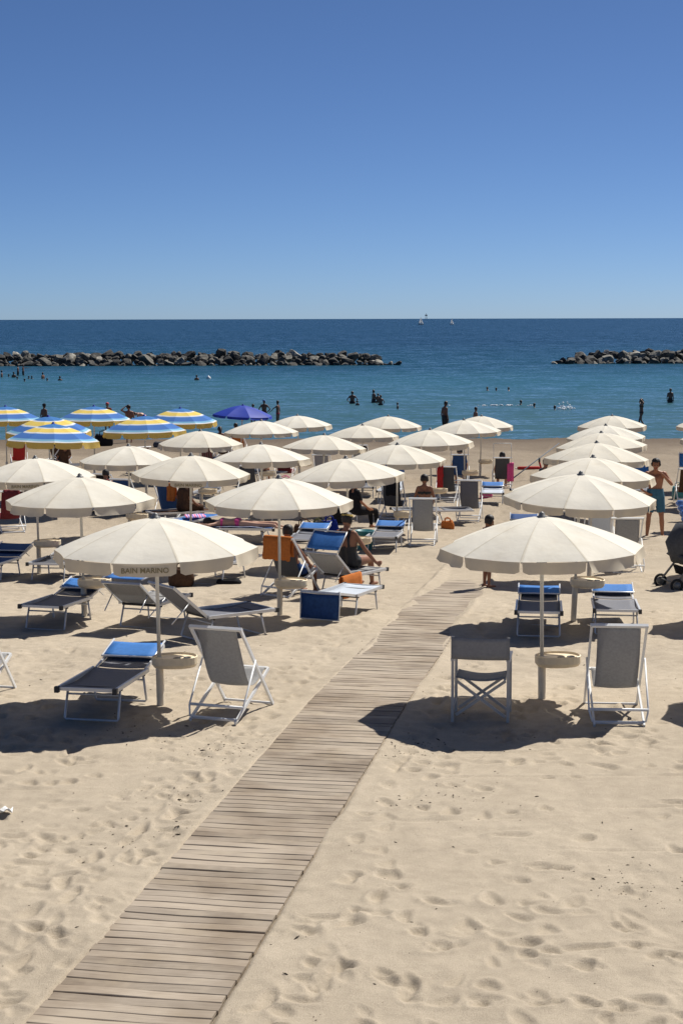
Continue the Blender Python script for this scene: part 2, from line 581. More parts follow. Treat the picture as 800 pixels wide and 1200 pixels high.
# ------------------------------------------------------------------ the beach sheet
def make_sand():
    rows = [-30, -20, -12, -6, -1, 2, 4, 5.5]
    y = 6.6
    while y < 30:
        rows.append(y); y *= 1.00235
    while y < 105:
        rows.append(y); y *= 1.006
    rows += [120, 160, 230, 400]
    ys = np.array(rows, float)
    u = np.linspace(-1, 1, 600)
    ext = np.array([1.06, 1.15, 1.3, 1.6, 2.2, 4, 9, 25])
    uu = np.concatenate([-ext[::-1], u, ext])
    hw = 2.6 + .265 * np.clip(ys, 2, 110)
    X = uu[None, :] * hw[:, None]
    Y = np.repeat(ys[:, None], len(uu), 1)
    Z = np.interp(Y, PX, PZ)
    # lumps of trodden sand
    lum = vnoise(X * .55, Y * .45, 1) * .08 + vnoise(X * 1.9, Y * 1.6, 2) * .034
    lum += vnoise(X * 5, Y * 4.2, 3) * .016 + vnoise(X * 12, Y * 11, 4) * .009 + vnoise(X * 26, Y * 23, 5) * .005
    amp = np.interp(Y, [-30, 5, 19, 28, 60, 76, 82], [.6, 1, 1.05, 1.9, 2.0, .6, .08])
    patch = np.clip(.75 + 1.6 * vnoise(X * .35, Y * .35, 9), .30, 1.25)
    rel = lum * amp * patch
    fine = (Y > 6.6) & (Y < 104)
    # footprints
    stepy = np.searchsorted(ys, np.arange(0, 110, .05))
    def stamp(cx, cy, a, L, Wd, dep):
        i0, i1 = np.searchsorted(ys, cy - L * 1.8), np.searchsorted(ys, cy + L * 1.8)
        if i1 - i0 < 2: return
        h = np.interp(cy, ys, hw)
        j0 = np.searchsorted(uu, (cx - L * 1.8) / h); j1 = np.searchsorted(uu, (cx + L * 1.8) / h)
        if j1 - j0 < 2: return
        dx, dy = X[i0:i1, j0:j1] - cx, Y[i0:i1, j0:j1] - cy
        p = (dx * math.sin(a) + dy * math.cos(a)) / L
        q = (dx * math.cos(a) - dy * math.sin(a)) / Wd
        q = q * (1 + .35 * p)
        r2 = p * p + q * q
        th = np.arctan2(q, p)
        k1, k2, k3 = random.uniform(0, 6), random.uniform(0, 6), random.uniform(2.0, 4.2)
        rr = np.sqrt(r2) * (1 + .16 * np.sin(2 * th + k1) + .10 * np.sin(3 * th + k2))
        dep = min(dep, .42 * Wd)
        shape = -dep * np.clip(1.10 - rr ** k3, 0, 1) * (1 + .35 * np.clip(p, -1, 1) * math.sin(k1)) + dep * .45 * np.exp(-((rr - 1.32) / .30) ** 2) * (.6 + .5 * np.sin(th + k2))
        rel[i0:i1, j0:j1] += shape
    for k in range(5200):
        cy = 6.8 * (70 / 6.8) ** random.random() if k % 3 else random.uniform(7, 20)
        w = 2.0 + .26 * cy
        cx = random.uniform(-w, w)
        dens = .48 + 2.0 * float(vnoise(np.array([cx * .4]), np.array([cy * .3]), 17)[0])
        if random.random() > dens + .12: continue
        big = random.random() < .25
        stamp(cx, cy, random.uniform(0, 2 * math.pi) if random.random() < .5 else random.gauss(-.2, .5),
              random.uniform(.055, .12) * (1.35 if big else 1), random.uniform(.04, .07) * (1.2 if big else 1), random.uniform(.009, .030))
    # a trail of steps that follows the boardwalk
    for s in np.arange(-1, 17, .33):
        for off in (.95, -1.0):
            c = BW0 + BWD * (s + random.uniform(-.1, .1)) + Vector((BWD.y, -BWD.x)) * (off + random.uniform(-.2, .2))
            stamp(c.x, c.y, -YAW + random.gauss(0, .25), .13, .06, random.uniform(.012, .026))
    # straight drag marks of furniture legs and rakes
    for (cx, cy, L) in ((1.5, 15.6, 1.3), (2.3, 14.6, 1.7), (.9, 13.2, 1.1), (3.0, 13.6, .9), (-3.2, 14.2, 1.2), (2.4, 12.4, 1.0)):
        stamp(cx, cy, math.pi / 2 + random.uniform(-.1, .1), L, .030, .010)
    # boardwalk bed: sand lies just below the planks, drifts over the ends and edges
    px_, py_ = X - BW0.x, Y - BW0.y
    al = px_ * BWD.x + py_ * BWD.y
    ac = px_ * BWD.y - py_ * BWD.x
    edge = BWW / 2 + .03 * vnoise(al * 2.2, np.sign(ac) * 7.3, 21) * 2
    t = np.clip((edge + .03 - np.abs(ac)) / .06, 0, 1)
    t = t * t * (3 - 2 * t)
    cover = np.clip((al - 15.4 - 2.2 * vnoise(ac * 2.3, al * .8, 31) * 2) / 4.4, 0, 1)
    side = np.clip((np.abs(ac) - BWW / 2 + .17 + .10 * vnoise(al * 1.3, np.sign(ac) * 3.1, 41) * 2) / .18, 0, 1)
    bed = -.035 + .050 * cover + rel * .25 * cover + np.clip(al / 12, .12, 1) ** 1.4 * .056 * side
    near = np.clip(1 - (np.abs(ac) - BWW / 2 - .03) / .25, 0, 1)
    rel = np.where(np.abs(ac) > BWW / 2, rel * (1 - .75 * near) + .009 * near, rel)
    along = (al > -14) & (al < 22)
    rel = np.where(along, rel * (1 - t) + bed * t, rel)
    Z = Z + np.where(fine, rel, 0)
    ny, nx = X.shape
    me = bpy.data.meshes.new('sand')
    n = ny * nx
    me.vertices.add(n)
    me.vertices.foreach_set('co', np.stack([X, Y, Z], -1).reshape(-1).astype(np.float32))
    idx = np.arange(n).reshape(ny, nx)
    q = np.stack([idx[:-1, :-1], idx[:-1, 1:], idx[1:, 1:], idx[1:, :-1]], -1).reshape(-1, 4)
    me.loops.add(q.size)
    me.loops.foreach_set('vertex_index', q.reshape(-1).astype(np.int32))
    me.polygons.add(len(q))
    me.polygons.foreach_set('loop_start', np.arange(0, q.size, 4, dtype=np.int32))
    me.polygons.foreach_set('use_smooth', np.ones(len(q), bool))
    me.update(calc_edges=True)
    me.materials.append(MATS['sand'])
    o = bpy.data.objects.new('beach_sand', me)
    col.objects.link(o)
    tag(o, kind='structure')
    return X, Y, Z, ys, uu, hw
SX, SY, SZ, SYS, SUU, SHW = make_sand()

def sand_z(x, y):
    i = min(max(np.searchsorted(SYS, y), 1), len(SYS) - 1)
    j = min(max(np.searchsorted(SUU, x / np.interp(y, SYS, SHW)), 1), len(SUU) - 1)
    return float(SZ[i - 1:i + 1, j - 1:j + 1].mean())

# ------------------------------------------------------------------ the sea
def make_sea():
    m = MB()
    m.add([(-14000, 79.0, SEA), (14000, 79.0, SEA), (14000, 15000, SEA), (-14000, 15000, SEA)], [(0, 1, 2, 3)])
    o = m.build('sea', 'sea_water')
    tag(o, kind='structure')
make_sea()

# ------------------------------------------------------------------ boardwalk of planks
def make_boardwalk():
    root = empty('boardwalk', (BW0.x, BW0.y, gz(BW0.y)), YAW)
    tag(root, kind='structure')
    meshes = []
    for k in range(5):
        m = MB()
        w, L, h = .1105 + .0012 * (k - 2), BWW, .022
        b = .004
        n = 6
        ring = [(-w / 2 + b, h / 2), (w / 2 - b, h / 2), (w / 2, h / 2 - b), (w / 2, -h / 2), (-w / 2, -h / 2), (-w / 2, h / 2 - b)]
        vs, fs = [], []
        for i in range(n):
            x = -L / 2 + L * i / (n - 1)
            wob = .0035 * math.sin(i * 1.3 + k * 2.1)
            for (yy, zz) in ring:
                vs.append((x, yy + wob * .5, zz + wob * .6))
        for i in range(n - 1):
            for q in range(6):
                r = (q + 1) % 6
                fs.append((i * 6 + q, (i + 1) * 6 + q, (i + 1) * 6 + r, i * 6 + r))
        fs.append(tuple(range(6)))
        fs.append(tuple((n - 1) * 6 + q for q in range(5, -1, -1)))
        m.add(vs, fs)
        meshes.append(m.mesh('plank', 'planks'))
    s, i = -4.5, 0
    base = gz(BW0.y)
    while s < 20.5:
        c = BW0 + BWD * s
        z = gz(c.y) - base
        o = bpy.data.objects.new('plank', random.choice(meshes))
        col.objects.link(o)
        o.parent = root
        o.location = (random.gauss(0, .003), s, z - .002 + random.gauss(0, .0012))
        slope = (gz(c.y + .5) - gz(c.y - .5))
        o.rotation_euler = (math.atan(slope) + random.gauss(0, .006), random.gauss(0, .003), random.gauss(0, .0028))
        s += .1185 + random.gauss(0, .0015)
        i += 1
    for off in (-.36, .36):
        m = MB()
        pts = []
        for s in np.arange(-4.6, 20.5, 1.2):
            c = BW0 + BWD * float(s)
            pts.append((off, float(s), gz(c.y) - base - .030))
        m.tube(pts, .016, 6)
        m.build('batten', 'planks', root)
make_boardwalk()

# ------------------------------------------------------------------ umbrellas
def canopy_geo(NR, RAD, RISE, powr, sag, mat, seed):
    m = MB()
    rnd = random.Random(seed)
    uv = []
    nu, nv = 10, 7
    for k in range(NR):
        a0, a1 = 2 * math.pi * k / NR, 2 * math.pi * (k + 1) / NR
        P = []
        sg = sag * rnd.uniform(.7, 1.3)
        for i in range(nu + 1):
            t = .03 + .97 * i / nu
            row = []
            for j in range(nv + 1):
                w = j / nv
                p0 = Vector((math.cos(a0), math.sin(a0), 0)) * t * RAD
                p1 = Vector((math.cos(a1), math.sin(a1), 0)) * t * RAD
                p = p0.lerp(p1, w)
                z = RISE * (1 - t ** powr)
                z -= sg * math.sin(math.pi * w) * (t ** 1.2)
                z += .006 * math.sin(9 * t + k) * math.sin(math.pi * w)
                # hem cut slightly inward between ribs
                if i == nu:
                    p *= 1 - .018 * math.sin(math.pi * w)
                row.append((p.x, p.y, z))
                uv.append((t, w))
            P.append(row)
        m.grid(P)
    m.uv = uv
    return m.mesh('canopy', mat, True)

def flap_geo(RAD, NR, H, var, mat, top_sag, inset):
    """one valance flap, local: chord along x, hanging from z=0, facing -y outwards"""
    ch = 2 * RAD * math.sin(math.pi / NR) * .965
    m = MB()
    nx, nz = 11, 4
    rnd = random.Random(var * 7 + 1)
    ph, am, curl = rnd.uniform(0, 6), rnd.uniform(.004, .022), rnd.uniform(-.015, .03)
    P = []
    for i in range(nz + 1):
        t = i / nz
        row = []
        for j in range(nx + 1):
            w = j / nx
            x = (w - .5) * ch * (1 - .03 * t)
            y = -am * t * math.sin(w * math.pi * rnd.choice([3, 3]) + ph) - curl * t * t
            drop = H * (1 + .025 * math.cos((w - .5) * math.pi * 2 * 2 + var))
            corner = max(0, abs(w - .5) * 2 - .86) / .14
            z = -t * drop * (1 - .18 * corner) - top_sag * math.sin(math.pi * w)
            row.append((x, y + inset * math.sin(math.pi * w), z))
        P.append(row)
    m.grid(P)
    return m.mesh('valance_flap', mat, True)

def make_umbrella(NR, RAD, RISE, H, mats, VH, text=None, tray=True, seed=0, finial='finial'):
    """H = apex height over the ground"""
    root = empty('beach_umbrella')
    rim = H - RISE
    c = bpy.data.objects.new('canopy', canopy_geo(NR, RAD, RISE, 1.5, (.013, .010, .019, .013, .023)[seed % 5], mats[0], seed))
    col.objects.link(c); c.parent = root; c.location = (0, 0, rim)
    apo = RAD * math.cos(math.pi / NR)
    flaps = []
    rnd = random.Random(seed + 40)
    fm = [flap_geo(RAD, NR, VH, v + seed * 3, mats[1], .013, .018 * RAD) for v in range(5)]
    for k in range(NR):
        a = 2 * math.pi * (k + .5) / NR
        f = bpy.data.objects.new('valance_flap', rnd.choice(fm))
        col.objects.link(f); f.parent = root
        f.location = (apo * math.cos(a) * 1.002, apo * math.sin(a) * 1.002, rim)
        f.rotation_euler = (0, 0, a + math.pi / 2)
        flaps.append(f)
    # ribs and struts
    rm = MB().tube([(.03, 0, RISE - .045), (RAD * .35, 0, RISE * (1 - .35 ** 1.5) - .022), (RAD * .7, 0, RISE * (1 - .7 ** 1.5) - .018), (RAD * .985, 0, -.012)], .007, 6).mesh('rib', 'rib', True)
    for k in range(NR):
        r = bpy.data.objects.new('rib', rm)
        col.objects.link(r); r.parent = root
        r.location = (0, 0, rim); r.rotation_euler = (0, 0, 2 * math.pi * k / NR)
    sm = MB()
    for k in range(NR):
        a = 2 * math.pi * k / NR
        sm.tube([(.03 * math.cos(a), .03 * math.sin(a), -.18), (RAD * .5 * math.cos(a), RAD * .5 * math.sin(a), RISE * (1 - .5 ** 1.5) - .03)], .005, 5)
    sm.lathe([(.026, -.21), (.04, -.20), (.04, -.16), (.026, -.15)], 12)
    sm.build('stretcher_ring', 'rib', root, True, (0, 0, rim))
    p = MB().tube([(0, 0, .5), (0, 0, H - .02)], .021, 10)
    p.build('pole', 'pole', root, True)
    s = MB().lathe([(.042, -.25), (.042, .0), (.042, .56), (.036, .575), (.024, .58)], 14)
    s.build('stand_tube', 'tube', root, True)
    f = MB().lathe([(.060, -.012), (.056, .012), (.034, .022), (.030, .045), (.016, .058), (.004, .064)], 12)
    f.build('finial', finial, root, True, (0, 0, H - .006))
    if tray:
        # kidney-shaped tray with a raised rim and cup recesses, set off to one side of the pole
        m = MB()
        out = []
        for i in range(28):
            a = 2 * math.pi * i / 28
            rx, ry = .25, .20 + .02 * math.cos(2 * a)
            out.append((.17 + rx * math.cos(a), ry * math.sin(a) - .03 * math.cos(a) ** 2))
        n = len(out)
        def ring(sc_, z):
            return [(.17 + (x - .17) * sc_, y * sc_, z) for x, y in out]
        rings = [ring(.55, -.085), ring(.90, -.065), ring(1, -.03), ring(1, .045), ring(.95, .05), ring(.93, .028), ring(.1, .028)]
        vs = [q for r_ in rings for q in r_]
        fs = []
        for i in range(len(rings) - 1):
            for k in range(n):
                q = (k + 1) % n
                fs.append((i * n + k, i * n + q, (i + 1) * n + q, (i + 1) * n + k))
        fs.append(tuple(range(n))[::-1]); fs.append(tuple((len(rings) - 1) * n + k for k in range(n)))
        m.add(vs, fs)
        t = m.build('tray', 'tray', root, False, (0, 0, .54))
        for cx, cy in ((.20, -.08), (.31, -.04)):
            MB().lathe([(.035, 0), (.042, .003), (.042, .008), (.037, .008), (.034, .003)], 14, (cx, cy, .0285)).build('cup_ring', 'cap', t, True)
    if text:
        cu = bpy.data.curves.new('lettering', 'FONT')
        cu.body = text
        cu.size = .076
        cu.align_x = 'CENTER'
        cu.extrude = .0008
        cu.offset = .0010
        to = bpy.data.objects.new('tmp', cu)
        col.objects.link(to)
        me = bpy.data.meshes.new_from_object(to.evaluated_get(bpy.context.evaluated_depsgraph_get()))
        bpy.data.objects.remove(to)
        me.materials.clear(); me.materials.append(MATS['print'])
        # lay the print on its flap
        fl = next(o for o in flaps if abs(((o.rotation_euler.z - math.pi / 2) % (2 * math.pi)) - 1.5 * math.pi) < .01)
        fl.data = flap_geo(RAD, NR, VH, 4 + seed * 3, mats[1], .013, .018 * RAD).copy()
        fv = np.array([v.co for v in fl.data.vertices])
        flat = fv.copy(); flat[:, 1] *= .35
        for i, v in enumerate(fl.data.vertices):
            v.co = flat[i]
        for v in me.vertices:
            x, y = v.co.x, v.co.y
            d = (flat[:, 0] - x) ** 2 + (flat[:, 2] - (y - .105)) ** 2
            near = np.argsort(d)[:4]
            wgt = 1 / (d[near] + 1e-4)
            yy = float((flat[near, 1] * wgt).sum() / wgt.sum())
            v.co = (x, yy - .0065 - v.co.z * .3, y - .105)
        o = bpy.data.objects.new('lettering', me)
        col.objects.link(o); o.parent = fl
        o['kind'] = 'stuff'
    return root

CREAM = ('canvas', 'valance_shaded')
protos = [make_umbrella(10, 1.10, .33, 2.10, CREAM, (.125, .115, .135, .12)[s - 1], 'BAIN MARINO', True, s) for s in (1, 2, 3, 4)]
LINES = {'R': "in the line starting beside the director's chair",
         'A': 'in the line behind the lettered umbrella',
         'B': 'in the line starting over the blue-headed lounger',
         'C': 'in the line nearest the striped umbrellas',
         'E': "in the line beyond the stroller"}
ORD = ['first', 'second', 'third', 'fourth', 'fifth', 'sixth', 'seventh', 'eighth']
UMB = {
 'R': [(637, 606, 17.7), (674, 556, 23.7), (692, 537, 29), (697, 520, 34.5), (708, 508, 40), (711, 499, 46), (718, 488, 53)],
 'A': [(185, 606, 17.7), (327, 560, 24.4), (411, 537, 31), (465, 521, 37), (506, 504, 42.3), (545, 492.5, 49), (563, 488, 57)],
 'B': [(96, 558, 24.2), (222, 533, 30.6), (307, 520.5, 37), (378, 510, 43), (425, 498.5, 50), (455, 488, 54.5)],
 'C': [(43.5, 536, 30.2), (151, 522, 36.6), (235.5, 504.5, 43), (307, 493, 49), (351, 487, 53.5)],
 'E': [(977, 604, 17.8), (911, 555, 23.8), (892, 536, 29), (860, 512, 38), (848, 500, 44), (832, 489, 50)],
}
umb_bases = {}
first = True
LAB = {('R', 0): "cream umbrella standing between the director's chair and the upright deck chair",
       ('A', 0): 'cream umbrella with brown lettering on its valance beside the boardwalk',
       ('B', 0): 'cream umbrella over two loungers, one with a level blue hood',
       ('A', 1): 'cream umbrella over the woman in black and the orange towel',
       ('R', 1): 'cream umbrella between the two foot-on loungers and the man in blue shorts'}
SHOW = {('A', 0), ('C', 0), ('B', 1)}
for L, lst in UMB.items():
    for i, (px, py, D) in enumerate(lst):
        ap = AT(px, py, D)
        base = gz(D)
        h = ap.z - base
        src = protos[(i + 'RABCE'.index(L) * 2) % 4]
        if first or (L, i) == ('A', 0):
            pass
        o = copy_tree(src)
        o.location = (ap.x, D, base - (2.10 - h))
        rz = 0.0
        tk = 0
        if (L, i) not in SHOW:
            tk = random.choice([3, 4, 5, 6, 7])
        rj = random.uniform(-.07, .07) if i else 0.0
        o.rotation_euler = (random.gauss(0, .022), random.gauss(0, .022), rj) if i else (.006, -.012, 0)
        # turn the canopy by whole panels so the lettered flap faces elsewhere; the tray stays to one side
        if tk:
            for ch in o.children:
                if ch.name.split('.')[0] in ('canopy', 'valance_flap', 'rib', 'stretcher_ring'):
                    mtx = Matrix.Rotation(tk * 2 * math.pi / 10, 4, 'Z')
                    ch.location = mtx @ ch.location
                    ch.rotation_euler.z += tk * 2 * math.pi / 10
        lab = LAB.get((L, i), '%s cream umbrella towards the sea %s' % (ORD[i], LINES[L]))
        tag(o, lab, 'umbrella', 'cream beach umbrellas in rows')
        umb_bases[(L, i)] = (ap.x, D)
def kill(o):
    for ch in list(o.children):
        kill(ch)
    bpy.data.objects.remove(o)
for p in protos:
    kill(p)

# striped umbrellas of the neighbouring stretch, one plain blue one
sp_ = make_umbrella(10, 1.20, .42, 2.35, ('striped_canvas', 'yellow_canvas'), .16, None, False, 5, 'royal')
STR = [((60, 496, 42), 'striped yellow and blue umbrella beside the red sling chair'),
       ((58, 487, 47), 'striped yellow and blue umbrella half hidden behind its like by the red chair'),
       ((7, 475.5, 53), 'striped yellow and blue umbrella in front of the lone dark bather'),
       ((110, 475.5, 53.5), 'striped yellow and blue umbrella in front of the person in red hat'),
       ((171, 487, 47), 'striped yellow and blue umbrella in front of the men bending at shore'),
       ((211, 478, 54), 'striped yellow and blue umbrella next to the plain royal blue umbrella')]
for i, ((px, py, D), lab) in enumerate(STR):
    o = sp_ if i == 0 else copy_tree(sp_)
    ap = AT(px, py, D)
    o.location = (ap.x, D, ap.z - 2.35)
    o.rotation_euler = (random.gauss(0, .02), random.gauss(0, .02), random.uniform(-.3, .3))
    tag(o, lab, 'umbrella', 'yellow and blue striped umbrellas')
bu = make_umbrella(8, 1.12, .36, 2.25, ('royal', 'royal'), .09, None, False, 9, 'royal')
ap = AT(281, 474.5, 61)
bu.location = (ap.x, 61, ap.z - 2.25)
bu.rotation_euler = (.03, .05, .3)
tag(bu, 'plain royal blue umbrella near the water among cream and striped ones', 'umbrella')

# ------------------------------------------------------------------ sun loungers
def sheet(width, prof, nx=7, sagx=.012):
    """cloth across x following a (y, z) profile"""
    m = MB()
    P = []
    for (y, z) in prof:
        row = []
        for j in range(nx):
            w = j / (nx - 1)
            row.append(((w - .5) * width, y, z - sagx * math.sin(math.pi * w)))
        P.append(row)
    m.grid(P)
    return m

LW = .62
def make_lounger(back=0, shade=None, sling='slate', frame='alu', shade_mat='blue'):
    """head towards +Y; back = raise angle of the back rest; shade = angle of the hood, from flat on the back (180) to hanging (-90)"""
    root = empty('sun_lounger')
    zr = .36
    hy = .22
    hw = LW / 2
    f = MB()
    for s in (-1, 1):
        f.box((s * hw, (-.95 + hy) / 2, zr), (.026, .95 + hy, .042))
    f.box((0, -.945, zr), (LW - .026, .024, .034))
    f.build('frame', frame, root)
    for s in (-1, 1):
        MB().box((s * hw, -.965, zr - .005), (.045, .055, .062)).build('end_cap', 'cap', root)
    for y0, y1 in ((-.70, -.79), (.12, .22)):
        l = MB()
        l.tube([(-hw + .03, y0, zr - .02), (-hw + .02, y1, .03), (-hw + .035, y1, .012), (hw - .035, y1, .012), (hw - .02, y1, .03), (hw - .03, y0, zr - .02)], .013, 8)
        ym = y0 + (y1 - y0) * .22
        l.tube([(-hw + .03, ym, zr - .095), (hw - .03, ym, zr - .095)], .011, 6)
        l.build('leg', frame, root, True)
        MB().tube([(-hw + .005, y0, zr - .03), (hw - .005, y0, zr - .03)], .02, 8).build('hinge_bar', 'cap', root, True)
    pr = [(-.93 + 1.13 * i / 10, zr + .012 - .035 * math.sin(math.pi * i / 10)) for i in range(11)]
    thicken(sheet(LW - .03, pr).build('seat_sling', sling, root, True))
    # back rest
    b = R(back)
    bl = .74
    e = lambda d, n=0: (hy + d * math.cos(b) - n * math.sin(b), zr + d * math.sin(b) + n * math.cos(b))
    bf = MB()
    m = Matrix.Rotation(b, 3, 'X')
    for s in (-1, 1):
        y, z = e(bl / 2)
        bf.box((s * (hw - .0305 if back else hw), y, z), (.024, bl, .036), m)
    y, z = e(bl - .012)
    bf.box((0, y, z), (LW - .09, .022, .030), m)
    br = bf.build('backrest_frame', frame, root)
    pr = [e(.02 + (bl - .05) * i / 7, .012 - .025 * math.sin(math.pi * i / 7)) for i in range(8)]
    thicken(sheet(LW - .10, pr).build('backrest_sling', sling, root, True))
    if back > 10:
        st = MB()
        for s in (-1, 1):
            y, z = e(bl * .5, -.02)
            st.tube([(s * (hw - .045), y, z), (s * (hw - .045), min(hy + .58, hy + .5 * math.cos(b) + .28), zr - .04)], .009, 6)
        st.build('prop', frame, root, True)
    if shade is not None:
        a = b + R(shade)
        hl = .46 if shade > 120 else .42
        n0 = .035 if shade > 120 else .0
        oy, oz = e(bl - .01, .03 + n0)
        q = lambda d, n=0: (oy + d * math.cos(a) - n * math.sin(a), oz + d * math.sin(a) + n * math.cos(a))
        sw = hw - .012
        h = MB()
        y1, z1 = q(hl)
        h.tube([(-sw, oy, oz), (-sw, y1, z1), (sw, y1, z1), (sw, oy, oz)], .012, 8)
        hd = h.build('hood_frame', frame, root, True)
        pr = [q(.05 + (hl - .06) * i / 5, .006 - .012 * math.sin(math.pi * i / 5)) for i in range(6)]
        thicken(sheet(2 * sw - .02, pr, sagx=.008).build('hood_cloth', shade_mat, root, True))
        # maker's line printed on the hood
        y2, z2 = q(.22, .012 if shade > 0 else .012)
    return root

LCACHE = {}
def lounger(pos, rot, label, **kw):
    key = tuple(sorted(kw.items()))
    if key in LCACHE:
        o = copy_tree(LCACHE[key])
    else:
        if (kw.get('shade') or 0) > 150: kw = dict(kw, back=8 if kw['shade'] == 172 else 11, shade=183)
        o = LCACHE[key] = make_lounger(**kw)
    o.location = (pos[0], pos[1], gz(pos[1]) - .012)
    sl_ = (gz(pos[1] + .8) - gz(pos[1] - .8)) / 1.6
    o.rotation_euler = (math.atan(sl_) * math.cos(rot), -math.atan(sl_) * -math.sin(rot), rot)
    tag(o, label, 'sun lounger', 'sun loungers under the umbrellas')
    return o

def near(px, py, rot, d=.79, up=0):
    """middle of a thing whose near end stands at the photograph position"""
    g = G(px, py)
    return (g.x - math.sin(rot) * d, g.y + math.cos(rot) * d)

Y0 = YAW
lounger(near(107, 844, Y0), Y0, 'grey lounger with blue hood folded on its head, under the lettered umbrella', shade=174)
lounger(near(53, 737, Y0 - .05), Y0 - .05, 'grey lounger with folded blue hood beside the one with level blue hood', shade=173)
lounger(near(630, 746, -.12), -.12, 'grey lounger with folded blue hood seen foot on beyond the director\'s chair', shade=172)
lounger(near(721, 744, -.12), -.12, 'grey lounger with folded blue hood beyond the upright grey deck chair', shade=172)
lounger(near(-18, 682, -.15), -.15, 'dark lounger with navy sling at the edge of the lounger pair with pink towel', sling='navy', shade_mat='navy', shade=173)
l_pink = near(56, 682, -.13)
lounger(l_pink, -.13, 'dark lounger carrying a small pink towel', sling='slingdark', back=8)
lounger((-2.82, 23.45), R(163), 'lounger with raised grey back and blue hood laid level over it', back=30, shade=146, sling='sling')
lounger((-1.84, 22.3), R(132), 'navy lounger with raised grey back behind the deck chair by the boardwalk', back=38, sling='slate')
lounger((.0, 24.42), R(160), 'pale sling lounger with navy blue hood hanging to the sand', back=9, shade=-98, sling='slingwhite', shade_mat='navy')
LDP = (.03, 27.0)
lounger(LDP, R(152), 'lounger with raised back and blue hood where a woman in black sits', back=34, shade=100, sling='sling')
lounger(near(242, 684, -.35), -.35, 'bare framed lounger standing on the sand behind the lettered umbrella', sling='slingdark', back=0)
lounger(near(350, 652, -.2), -.2, 'lounger with blue hood behind the orange towel chair', shade=174, sling='slate', back=2)
lounger(near(447, 649, -.15), -.15, 'lounger with blue hood beside the teal bucket', shade=173, sling='slate', back=4)
SUNB = G(272, 636)
lounger((SUNB.x, SUNB.y), R(82), 'navy lounger on which a sunbather lies flat', sling='navy', back=0)
lounger(near(655, 650, -.15), -.15, 'lounger with upright navy hood behind the cream umbrella pair', back=30, shade=40, sling='slate', shade_mat='navy')
WB = G(506, 614)
lounger((WB.x, WB.y), R(-82), 'lounger on which the woman in bikini sits', sling='slate', back=0)
lounger(near(576, 593, -.1), -.1, 'lounger with blue and white hood beside the pink beach things', shade=174, sling='slingwhite')
lounger(near(212, 628, -.3), -.3, 'blue sling lounger carrying pink and white towel', sling='blue', shade_mat='blue', back=0)
lounger(near(345, 580, -.1), -.1, 'small blue lounger behind the pink bag', sling='blue', back=0)
lounger(near(752, 590, -.1), -.1, 'lounger with raised blue hood behind the man in blue shorts', shade=60, back=25, sling='slate')
lounger(near(405, 612, .3), .3, 'dark lounger hung with a black towel', sling='slingdark', back=0)

